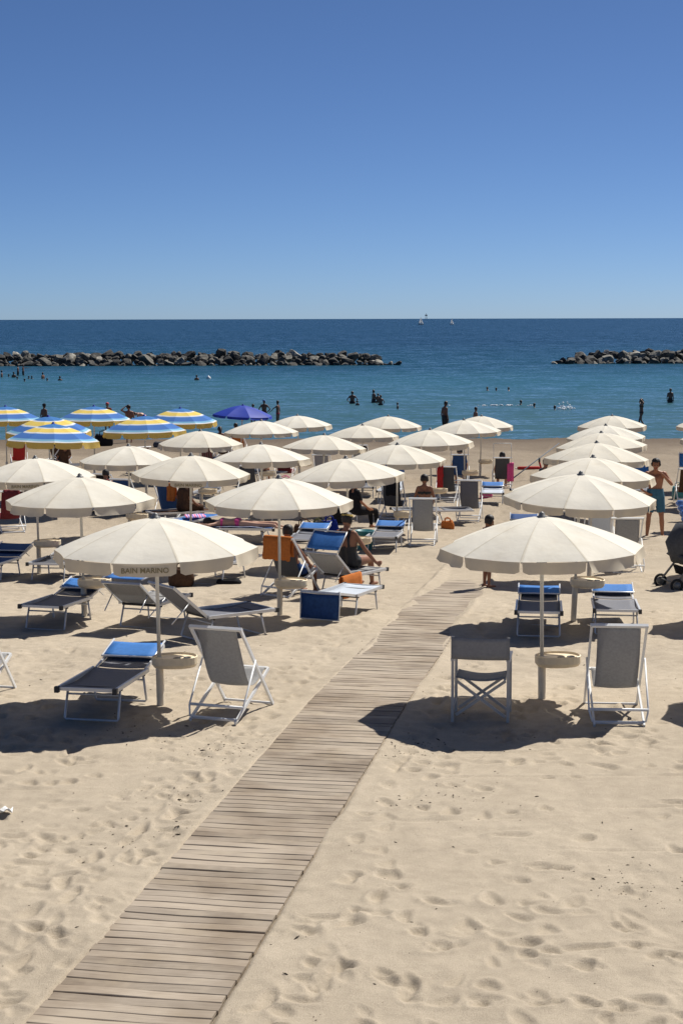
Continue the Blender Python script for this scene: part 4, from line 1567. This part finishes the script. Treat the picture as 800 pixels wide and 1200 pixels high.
    for (kind, mat) in (wear or []):
        if kind == 'shorts': shell('swim_shorts', istag('pelvis', 'thigh') & ((co - np.array(wa)) @ np.array((wa - pe).normalized()) < -.035), .013, mat)
        if kind == 'longshorts': shell('swim_shorts', (istag('pelvis', 'thigh') | (istag('thighlow') & (np.minimum(np.linalg.norm(co - np.array(J['kneeL']), axis=1), np.linalg.norm(co - np.array(J['kneeR']), axis=1)) > .12))) & ((co - np.array(wa)) @ np.array((wa - pe).normalized()) < -.03), .022, mat)
        if kind == 'brief': shell('swim_brief', istag('pelvis') & ((co - np.array(pe)) @ np.array((wa - pe).normalized()) < .045), .008, mat)
        if kind == 'top':
            ax = np.array((ch - wa).normalized())
            q = (co - np.array(ch)) @ ax
            shell('bikini_top', istag('chest', 'bust') & (q < .02) & (q > -.055 if True else True), .008, mat)
        if kind == 'suit':
            ax = np.array((ch - wa).normalized())
            fr = np.array((ch - wa).cross(lat).normalized())
            if fr @ np.array(J['face']) < 0 and abs(J['face'].z) < .8: fr = -fr
            q = (co - np.array(ch)) @ ax
            w = (co - np.array(ch)) @ np.array(lat)
            front = (co - np.array(ch)) @ fr
            lim = np.where(front > .02, .06, -.10)
            strap = (np.abs(np.abs(w) - .09) < .022)
            shell('swimsuit', istag('pelvis') | (istag('chest', 'bust') & ((q < lim) | strap)), .009, mat)
        if kind == 'shirt': shell('shirt', istag('chest', 'bust', 'pelvis') | (istag('arm') & (np.minimum(np.linalg.norm(co - np.array(J['shL']), axis=1), np.linalg.norm(co - np.array(J['shR']), axis=1)) < .22)), .014, mat)
        if kind == 'trousers': shell('trousers', istag('pelvis', 'thigh', 'thighlow', 'calf'), .012, mat)
        if kind == 'band':
            shell('headband', isH & (pu > .058) & (pu < .092), .0275, mat)
    if eyes:
        for s in (-1, 1):
            em = MB()
            e0 = hd_ + F * .082 + up * .008 + S * s * .032
            capsule(em, e0 - S * .006, e0 + S * .006, .0085, .0085)
            em.build('eye', 'cap', root, True)
        mm = MB()
        e0 = hd_ + F * .083 - up * .052
        capsule(mm, e0 - S * .022, e0 + S * .022, .006, .006)
        mm.build('mouth', 'swim_red', root, True)
    return root

FACE_CAM = math.pi
# man in blue shorts, hand to his mouth, other hand on the hip
MANP = dict(ankL=(-.17, 0, .075), ankR=(.17, .05, .075), kneeL=(-.14, .04, .47), kneeR=(.14, .06, .47),
            shL=(-.195, 0, 1.41), shR=(.195, 0, 1.41),
            elL=(-.33, .10, 1.19), wrL=(-.11, .17, 1.42), hndL=(.75, -.12, .6),
            elR=(.43, -.08, 1.20), wrR=(.25, .06, 1.03), hndR=(-.7, .3, -.4), head=(0, .03, 1.61), face=(.15, 1, -.12),
            footL=(-.5, 1, 0), footR=(.4, 1, 0))
g = G(766, 631)
person('tanned man in blue swim shorts standing with hand at his mouth', 1.78, MANP, 'skin_tan', (g.x, g.y, g.z - .012), R(178), 'hair_dark',
       [('longshorts', 'shorts_blue')], .011, plump=1.08, fingers=True, eyes=True)
# small boy on the boardwalk end
g = G(569, 690)
BOY = dict(head=(0, .06, 1.60), neck=(0, .0, 1.44), face=(0, 1, -.55), elL=(-.22, .03, 1.14), wrL=(-.17, .22, 1.02), elR=(.22, .03, 1.14), wrR=(.17, .22, 1.02), hndL=(.2, 1, -.3), hndR=(-.2, 1, -.3),
           ankL=(-.06, -.03, .075), ankR=(.06, .05, .075), kneeL=(-.075, .0, .47), kneeR=(.075, .05, .47))
person('small bare-chested boy looking down at the end of the boardwalk', 1.22, BOY, 'skin_deep', (g.x, g.y, sand_z(g.x, g.y) - .006), R(-78), 'hair_dark', [('shorts', 'swim_red')], .014, plump=.93, fingers=True, eyes=True, hs=1.28)
# woman in black swimsuit seated on the lounger, back to the camera
def seated(z=.40, lean=0.0, legs='front'):
    s = .92
    p = dict(pelvis=(0, 0, z + .11), waist=(0, -.02 - lean * .3, z + .27), chest=(0, -.03 - lean * .6, z + .46), neck=(0, -.03 - lean, z + .61), head=(0, .0 - lean * .9, z + .76),
             hipL=(-.10, .06, z + .09), hipR=(.10, .06, z + .09), shL=(-.165, -.03 - lean * .9, z + .555), shR=(.165, -.03 - lean * .9, z + .555))
    if legs == 'front':
        p.update(kneeL=(-.13, .47, z + .08), kneeR=(.13, .47, z + .08), ankL=(-.13, .50, z - .30), ankR=(.13, .52, z - .30))
    elif legs == 'out':
        p.update(kneeL=(-.12, .46, z + .16), kneeR=(.12, .47, z + .12), ankL=(-.13, .86, z + .06), ankR=(.13, .88, z + .06), footL=(0, .5, .8), footR=(0, .5, .8))
    p.update(elL=(-.24, .0, z + .32), wrL=(-.22, .2, z + .17), elR=(.24, .0, z + .32), wrR=(.22, .2, z + .17), hndL=(.1, 1, -.3), hndR=(-.1, 1, -.3))
    return p
wz = .385
p = seated(wz, .05)
p.update(elR=(.30, .02, wz + .30), wrR=(.40, .20, wz + .07), hndR=(.3, .9, -.1), face=(.2, 1, -.25))
th = R(152)
hd_dir = V((-math.sin(th), math.cos(th), 0))
WP = V((.12, 27.75, 0))
person('woman in black low-backed swimsuit sitting on the blue hooded lounger', 1.82, p, 'skin_deep', (WP.x, WP.y, gz(WP.y) - .03), R(-32), 'hair_dark', [('suit', 'swim_black'), ('band', 'yellow_canvas')], .013, fem=True, plump=1.12, fingers=True)
# woman in bikini, back to camera
p = seated(.385, .03)
p.update(face=(0, 1, -.1))
g = G(497, 614)
person('woman in dark bikini sitting with her back turned, hair up', 1.68, p, 'skin_deep', (g.x, WB.y + .02, gz(WB.y) - .03), R(-5), 'hair_dark', [('top', 'swim_black'), ('brief', 'swim_black')], .018, fem=True, hat='hair_dark')
# sunbather lying face down: a pose along +Y
z = .47
LIE = dict(pelvis=(0, 0, z + .02), waist=(0, .17, z + .01), chest=(0, .36, z + .02), neck=(0, .51, z + .03), head=(0, .65, z + .03), face=(1, 0, -.1), lat=(1, 0, 0),
           hipL=(-.09, -.05, z), hipR=(.09, -.05, z), kneeL=(-.11, -.48, z - .02), kneeR=(.11, -.48, z - .02), ankL=(-.12, -.87, z - .02), ankR=(.12, -.87, z + .0),
           footL=(0, -1, -.2), footR=(0, -1, -.2), shL=(-.17, .46, z), shR=(.17, .46, z), elL=(-.30, .62, z - .02), elR=(.30, .62, z - .02), wrL=(-.18, .80, z - .02), wrR=(.18, .80, z - .02), hndL=(.5, .8, 0), hndR=(-.5, .8, 0))
person('sunbather in pink bikini lying flat on the navy lounger', 1.66, LIE, 'skin_fair', (SUNB.x + .12, SUNB.y, gz(SUNB.y) - .015), R(84), 'hair_dark', [('top', 'pink'), ('brief', 'pink')], .018, fem=True, long_hair=True)
# sitters seen from behind in chairs
def sitter(chair, label, skin, hair, wear, off=(0, .06, .0), h=1.68, lean=.30, yaw=0, **kw):
    pz = .33
    q = seated(pz, lean, 'front')
    mw = Matrix.LocRotScale(chair.location, chair.rotation_euler, None) @ V(off)
    person(label, h, q, skin, (mw.x, mw.y, chair.location.z + off[2]), chair.rotation_euler.z + yaw, hair, wear, .02, **kw)
sitter(dcp, 'dark-haired sitter in the blue sling deck chair', 'skin_tan', 'hair_dark', [('shirt', 'navy')], (0, .08, .02), lean=.22)
sitter(dcq, 'dark-haired sitter low in the white hood bar chair', 'skin_tan', 'hair_dark', [('shorts', 'black')], (0, .16, -.02), lean=.3)
sitter(dot, 'person whose head shows over the orange towel chair', 'skin_deep', 'hair_dark', [('shorts', 'navy')], (0, .16, .0), lean=.18)
g = G(420, 622)
p = seated(.40, .02)
person('person in loose black clothes sitting on the dark lounger', 1.66, p, 'skin_tan', (g.x - .05, g.y, g.z), R(-60), 'hair_dark', [('shirt', 'black'), ('trousers', 'black')], .02, plump=1.15)
g = G(640, 590)
person('grey-capped person half hidden behind an umbrella near the rod', 1.7, seated(.38, .05), 'skin_tan', (g.x, g.y, g.z), R(-50), 'hair_grey', [('shirt', 'greyfab')], .02, hat='greyfab')
lounger((g.x, g.y), R(-85), 'lounger under the grey-capped person', sling='slingdark', back=0)
# brown wrapped figure beside the blue lounger
g = G(216, 615)
p = dict(seated(.36, -.12))
person('person bending low wrapped in brown beside the blue lounger', 1.7, p, 'skin_deep', (g.x, g.y, g.z), R(-40), 'hair_dark', [('shirt', 'brown'), ('trousers', 'brown')], .02, plump=1.35)
lounger((g.x + .05, g.y + .05), R(-60), 'lounger beneath the person wrapped in brown', sling='brown', back=0)

for (px, py, rz_, lab, sk, wr_) in ((76, 556, 30, 'sitter in brown shirt on the black chair under the striped umbrella', 'skin_tan', [('shirt', 'brown')]),
                               (126, 604, -20, 'sitter in red top in the shade beside the navy sling chair', 'skin_deep', [('shirt', 'maroon')]),
                               (302, 565, -30, 'sitter in white shirt in the shade near the maroon sling chair', 'skin_tan', [('shirt', 'white')]),
                               (428, 566, -40, 'sitter in navy shirt beneath the inner umbrella near the water', 'skin_tan', [('shirt', 'navy')])):
    g = G(px, py)
    person(lab, 1.68, seated(.36, .05), sk, (g.x, g.y, g.z), R(rz_), 'hair_dark', wr_, .026)
    lounger((g.x, g.y), R(rz_ - 90), 'low lounger under the ' + ' '.join(lab.split()[:5]), sling='slingdark', back=0)
# --- people at the water's edge
def standing(label, px, py, h, skin, rz, pose=None, wear=None, water=False, depth=0.0, **kw):
    if water:
        w = W(px, py)
        loc = (w.x, w.y, SEA - depth)
    else:
        g = G(px, py)
        loc = (g.x, g.y, g.z - .01)
    return person(label, h, pose or {}, skin, loc, rz, kw.pop('hair', 'hair_dark'), wear or [('shorts', 'black')], kw.pop('voxel', .026), **kw)
ARMS_UP = dict(elL=(-.36, .0, 1.50), wrL=(-.14, .06, 1.66), elR=(.36, .0, 1.50), wrR=(.14, .06, 1.66), hndL=(.6, .1, .3), hndR=(-.6, .1, .3))
ONE_UP = dict(elL=(-.36, .0, 1.50), wrL=(-.14, .06, 1.66), hndL=(.6, .1, .3))
HIPS = dict(elL=(-.36, -.06, 1.16), wrL=(-.20, .02, .99), elR=(.36, -.06, 1.16), wrR=(.20, .02, .99), hndL=(.7, .3, -.5), hndR=(-.7, .3, -.5))
BEND = dict(waist=(0, .12, 1.08), chest=(0, .30, 1.17), neck=(0, .45, 1.21), head=(0, .60, 1.20), face=(0, .5, -1), shL=(-.17, .40, 1.17), shR=(.17, .40, 1.17),
            elL=(-.2, .42, .90), elR=(.2, .42, .90), wrL=(-.15, .45, .66), wrR=(.15, .45, .66))
WALK = dict(kneeL=(-.10, .16, .49), ankL=(-.10, .17, .09), kneeR=(.10, -.02, .47), ankR=(.10, -.24, .12), elL=(-.23, -.14, 1.14), wrL=(-.22, -.16, .88), elR=(.23, .08, 1.14), wrR=(.22, .24, .95))
standing('tanned man at the water edge with one arm raised to his head', 152, 518, 1.78, 'skin_deep', R(20), ONE_UP, [('shorts', 'navy')])
standing('pale man bending forward at the water edge', 173, 513, 1.75, 'skin_fair', R(80), BEND, [('shorts', 'black')])
standing('person in red hat and dark shorts at the water edge', 127, 510, 1.7, 'skin_tan', R(30), None, [('shorts', 'black'), ('shirt', 'maroon')], hair=None, hat='hat_red')
standing('dark bather in a cap standing before the striped umbrellas', 53, 512, 1.7, 'skin_dark', R(-40), None, [('shorts', 'black')], hat='black')
standing('child with dark hair standing next to the blue umbrella', 297, 500, 1.35, 'skin_dark', R(170), None, [('shorts', 'swim_black')], water=True, depth=.12)
standing('child in a pale blue swim cap standing with the other children', 310, 499, 1.55, 'skin_dark', R(165), HIPS, [('shorts', 'swim_black')], water=True, depth=.12, hair=None, hat='hat_blue')
standing('slim girl reaching an arm towards the other children', 326, 499, 1.5, 'skin_dark', R(70), dict(elL=(-.25, .2, 1.25), wrL=(-.2, .42, 1.05), hndL=(0, 1, -.5)), [('brief', 'swim_red')], water=True, depth=.12, fem=True)
standing('dark-skinned man standing at the water edge looking down', 521, 514, 1.82, 'skin_dark', R(-60), dict(head=(0, .05, 1.6), face=(0, 1, -.5)), [('shorts', 'swim_black')])
standing('bather seen from chest up behind the cream umbrellas', 557, 513, 1.5, 'skin_deep', R(-70), None, [('shorts', 'swim_black')])
standing('woman wading with both arms raised to her hair', 751, 499, 1.62, 'skin_dark', R(100), dict(ARMS_UP, **{k: WALK[k] for k in ('kneeL', 'ankL', 'kneeR', 'ankR')}), [('top', 'swim_black'), ('brief', 'swim_black')], water=True, depth=.18, fem=True, long_hair=True)
standing('bather standing hip deep beyond the wading woman', 785, 473, 1.7, 'skin_dark', R(190), None, [('shorts', 'swim_black')], water=True, depth=.72)
# under the blue umbrella
g = G(258, 535)
person('woman with thick dark hair sitting beneath the blue umbrella', 1.7, seated(.38, .02), 'skin_deep', (g.x, g.y, g.z), R(20), 'hair_dark', [('suit', 'maroon')], .026, fem=True, long_hair=True)
g = G(277, 531)
person('sitter in maroon shirt beneath the blue umbrella', 1.7, seated(.42, .02), 'skin_deep', (g.x, g.y, g.z), R(-20), 'hair_dark', [('shirt', 'maroon')], .026)
deckchair(259, 541, R(-20), 'brown sling chair under the plain blue umbrella', sling='brown', d=.2)
deckchair(279, 538, R(-20), 'orange-brown sling chair beside its like under the blue umbrella', sling='orange', d=.2)

# --- bathers in the water
BATH = [
 ('broad man standing waist deep with hands on hips', 413, 473, 1.78, 'skin_dark', 175, HIPS, .92),
 ('small child close beside the waist deep man', 419, 475, 1.1, 'skin_dark', 150, None, .78),
 ('bather standing waist deep, taller of a close pair', 438, 472, 1.7, 'skin_dark', 120, None, .80),
 ('bather leaning on a companion in waist deep water', 446, 475, 1.5, 'skin_dark', 200, HIPS, .80),
 ('child between the two close bathers', 443, 472, 1.35, 'skin_deep', 200, None, .70),
 ('lone child up to the chest near the close pair', 466, 479, 1.25, 'skin_dark', 100, None, .85),
 ('swimmer\'s head, first of three in a line', 571, 458, 1.6, 'skin_tan', 120, None, 1.30),
 ('swimmer\'s head, middle of three in a line', 581.5, 458.5, 1.6, 'skin_tan', 60, None, 1.34),
 ('reddish swimmer, last of three in a line', 596, 458.5, 1.6, 'skin_fair', 90, None, 1.30),
 ('swimmer leaving a white wake', 610, 475, 1.65, 'skin_dark', -80, None, 1.32),
 ('swimmer\'s head between the wake and the splash', 626, 478, 1.65, 'skin_dark', 90, None, 1.36),
 ('swimmer kicking up a white splash', 650, 481, 1.65, 'skin_dark', 90, None, 1.36),
 ('bather wading at the edge of the bathing group', 3, 441, 1.7, 'skin_dark', 90, None, 1.0),
 ('upright bather in the group standing thigh deep', 22, 439, 1.75, 'skin_dark', 90, None, .62),
 ('upright bather with stretched arm standing thigh deep', 28, 439, 1.75, 'skin_deep', -90, dict(elR=(.2, .3, 1.4), wrR=(.15, .58, 1.42), hndR=(0, 1, 0)), .62),
 ('head of a bather in the bathing group', 11, 440.5, 1.6, 'skin_dark', 0, None, 1.32),
 ('chest-deep bather in the bathing group', 17, 441.5, 1.7, 'skin_dark', 30, None, 1.12),
 ('head of a bather in the bathing group', 21, 443.5, 1.6, 'skin_dark', 0, None, 1.32),
 ('head of a bather in the bathing group', 29.5, 446, 1.6, 'skin_dark', 0, None, 1.32),
 ('head of a bather in the bathing group', 34.5, 443, 1.6, 'skin_dark', 0, None, 1.30),
 ('head of a bather in the bathing group', 38, 443, 1.6, 'skin_dark', 0, None, 1.30),
 ('bather leaning sideways at the edge of the group', 51, 443, 1.7, 'skin_deep', 60, None, 1.05),
 ('small head beside the leaning bather', 56, 445.5, 1.6, 'skin_dark', 0, None, 1.32),
 ('lone bather up to the shoulders away from the group', 71, 445, 1.7, 'skin_deep', 20, None, 1.28),
 ('lone bather in front of the long breakwater beside a white float', 231, 445, 1.7, 'skin_deep', 20, None, 1.20),
]
for (lab, px, py, h, sk, yaw, pose, dep) in BATH:
    o = standing(lab, px, py, h, sk, R(yaw), pose, [('shorts', 'swim_black')], water=True, depth=dep, voxel=.034)
    if lab.startswith('head of'):
        o['group'] = 'bathers in the bathing group'

def splash(px, py, L, Wd, h, seed, label):
    w = W(px, py)
    m = MB()
    rnd = random.Random(seed)
    n = 46
    for k in range(n):
        a = rnd.gauss(0, .38)
        c = V((a * L, rnd.gauss(0, .3) * Wd, abs(rnd.gauss(0, .4)) * h * math.exp(-a * a * 2)))
        r_ = rnd.uniform(.03, .09)
        m.tube([c - V((r_, 0, 0)), c - V((r_ * .4, 0, -.3 * r_)), c + V((r_ * .4, 0, .3 * r_)), c + V((r_, 0, 0))], [.004, r_ * .5, r_ * .45, .004], 6)
    o = m.build('splash', 'splash', None, True)
    o.location = w
    tag(o, label, 'splash', kind='stuff')
splash(660, 480.5, .9, .6, .55, 1, 'white splash behind the kicking swimmer')
splash(585, 476, 2.4, .3, .04, 2, 'white wake trailing a swimmer')
def buoy(px, py):
    w = W(px, py)
    o = MB().lathe([(.02, -.2), (.16, -.12), (.22, .02), (.18, .16), (.08, .23), (.03, .32)], 12).build('float_buoy', 'white', None, True)
    o.location = w
    tag(o, 'small white float on the water beside the lone bather', 'float')
buoy(245, 443.5)

# ------------------------------------------------------------------ breakwaters
def rock_mesh(seed):
    rnd = random.Random(seed)
    import bmesh
    bm = bmesh.new()
    bmesh.ops.create_icosphere(bm, subdivisions=2, radius=1)
    cuts = [(V((rnd.gauss(0, 1), rnd.gauss(0, 1), rnd.gauss(0, 1))).normalized(), rnd.uniform(.45, .85)) for _ in range(11)]
    for v in bm.verts:
        for nn, d in cuts:
            q = v.co.dot(nn) - d
            if q > 0:
                v.co -= nn * q
        v.co *= 1 + rnd.uniform(-.05, .05)
    me = bpy.data.meshes.new('rock')
    bm.to_mesh(me); bm.free()
    me.materials.append(MATS['rock'])
    return me
ROCKS = [rock_mesh(i) for i in range(14)]
def breakwater(x0, x1, Y, label, seed, taper):
    root = empty('breakwater', ((x0 + x1) / 2, Y, SEA), 0, label, 'breakwater')
    rnd = random.Random(seed)
    rows = [(-3.0, -.05, .75, .70), (-2.0, .35, .78, .8), (-.9, .75, .80, .8), (.3, 1.05, .72, .75), (1.8, .8, .8, .7)]
    n = 0
    for (dy, dz, s0, hh) in rows:
        x = x0 + rnd.uniform(0, 1)
        while x < x1:
            s = s0 * .86 * rnd.choice([.5, .7, .9, 1.0, 1.25, 1.6])
            e = min((x - x0) if taper == 'left' else 99, (x1 - x) if taper == 'right' else 99)
            k = min(1, .35 + e / 9)
            if dz > .3 and e < 3 * dz + rnd.uniform(-.5, 2):
                x += s * 1.3; continue
            o = bpy.data.objects.new('rock', rnd.choice(ROCKS))
            col.objects.link(o); o.parent = root
            o.location = (x - (x0 + x1) / 2, dy + rnd.uniform(-.4, .4), dz * k + rnd.uniform(-.15, .22))
            o.scale = (s * rnd.uniform(.9, 1.35), s * rnd.uniform(.8, 1.1), s * hh * rnd.uniform(.75, 1.1))
            o.rotation_euler = (rnd.uniform(-.7, .7), rnd.uniform(-.7, .7), rnd.uniform(0, 6.3))
            x += s * rnd.uniform(1.05, 1.45)
            n += 1
    return n
w = W(470, 428)
nb = breakwater(-54, w.x + .2, w.y + 3, 'long breakwater of pale and dark boulders behind the bathing group', 3, 'right')
w = W(645, 427)
nb2 = breakwater(w.x + .2, 52, w.y + 3, 'shorter dark boulder breakwater beyond the wading woman', 8, 'left')
print('rocks', nb, nb2)

# ------------------------------------------------------------------ sailing boats and the horizon mark
def boat(px, py, h, two, label):
    w = W(px, py)
    root = empty('sailboat', w, R(25), label, 'sailboat')
    P = []
    L = h * .75
    for i in range(9):
        t = i / 8 * 2 - 1
        b = (1 - abs(t) ** 2.4) * L * .14 + .02
        P.append([(t * L / 2, -b, .45 + .15 * t * t), (t * L / 2, -b * .75, -.1), (t * L / 2, 0, -.3), (t * L / 2, b * .75, -.1), (t * L / 2, b, .45 + .15 * t * t), (t * L / 2, 0, .48 + .15 * t * t), (t * L / 2, -b, .45 + .15 * t * t)])
    MB().grid(P).build('hull', 'far_grey' if two else 'white', root, True)
    MB().tube([(0, 0, .3), (0, 0, h)], [.09, .05], 8).build('mast', 'far_grey', root, True)
    def sail(pts, bel):
        a, b, c = [V(q) for q in pts]
        P = []
        for i in range(7):
            t = i / 6
            l, r_ = a.lerp(c, t), b.lerp(c, t)
            P.append([tuple(l.lerp(r_, j / 5) + V((0, bel * math.sin(math.pi * j / 5) * (1 - t), 0))) for j in range(6)])
        thicken(MB().grid(P).build('sail', 'sail', root, True), .03)
    sail([(-.15, 0, 1.1), (-L * .46, .25, 1.1), (-.12, 0, h * .97)], h * .06)
    if two:
        sail([(.15, 0, 1.0), (L * .5, .1, .8), (.1, 0, h * .85)], h * .05)
    else:
        sail([(.15, 0, 1.0), (L * .40, .1, .8), (.1, 0, h * .7)], h * .05)
boat(493.5, 381, 6.9, True, 'dark-hulled sailing boat with two white sails out at sea')
boat(530, 381, 5.6, False, 'small white sailing boat out at sea, clear of the horizon tower')
def tower():
    w = V(((499 - 400) / FPX * 9000, 9000, SEA))
    root = empty('sea_tower', w, 0, 'thin grey tower with a platform standing far out on the horizon', 'tower')
    for sx in (-1, 1):
        for sy in (-1, 1):
            MB().tube([(sx * 4, sy * 4, -2), (sx * 2.5, sy * 2.5, 19)], .9, 6).build('leg', 'far_grey', root)
    MB().lathe([(5, 18), (7, 19), (7, 23), (5, 24)], 12).build('platform', 'far_grey', root)
    MB().tube([(0, 0, 24), (0, 0, 31)], 1.2, 6).build('mast', 'far_grey', root)
tower()

# ------------------------------------------------------------------ bits of dry seaweed and shell on the sand
def debris():
    m = MB()
    rnd = random.Random(77)
    clusters = [(rnd.uniform(-2.2, 3.2), rnd.uniform(9, 17)) for _ in range(9)]
    for k in range(900):
        if k % 2:
            cx, cy = rnd.choice(clusters)
            x, y = rnd.gauss(cx, .28), rnd.gauss(cy, .30)
        else:
            y = rnd.uniform(8.5, 22); x = rnd.uniform(-.25 * y - .5, .25 * y + .5)
        q = V((x - BW0.x, y - BW0.y, 0))
        if abs(q.x * BWD.y - q.y * BWD.x) < BWW / 2 + .05 or y < 7:
            continue
        s = rnd.uniform(.0025, .0075) if rnd.random() < .94 else rnd.uniform(.008, .014)
        a = rnd.uniform(0, 6.3)
        d = V((math.cos(a), math.sin(a), rnd.uniform(0, .3))) * s * rnd.uniform(.8, 2.2)
        c = V((x, y, sand_z(x, y) + s * .35))
        m.tube([c - d, c + V((0, 0, s * .2)), c + d], [s * .25, s * .5, s * .2], 5)
    o = m.build('dry_debris', 'twig')
    tag(o, 'dark bits of dry seaweed and twigs scattered over the sand', 'debris', kind='stuff')
debris()
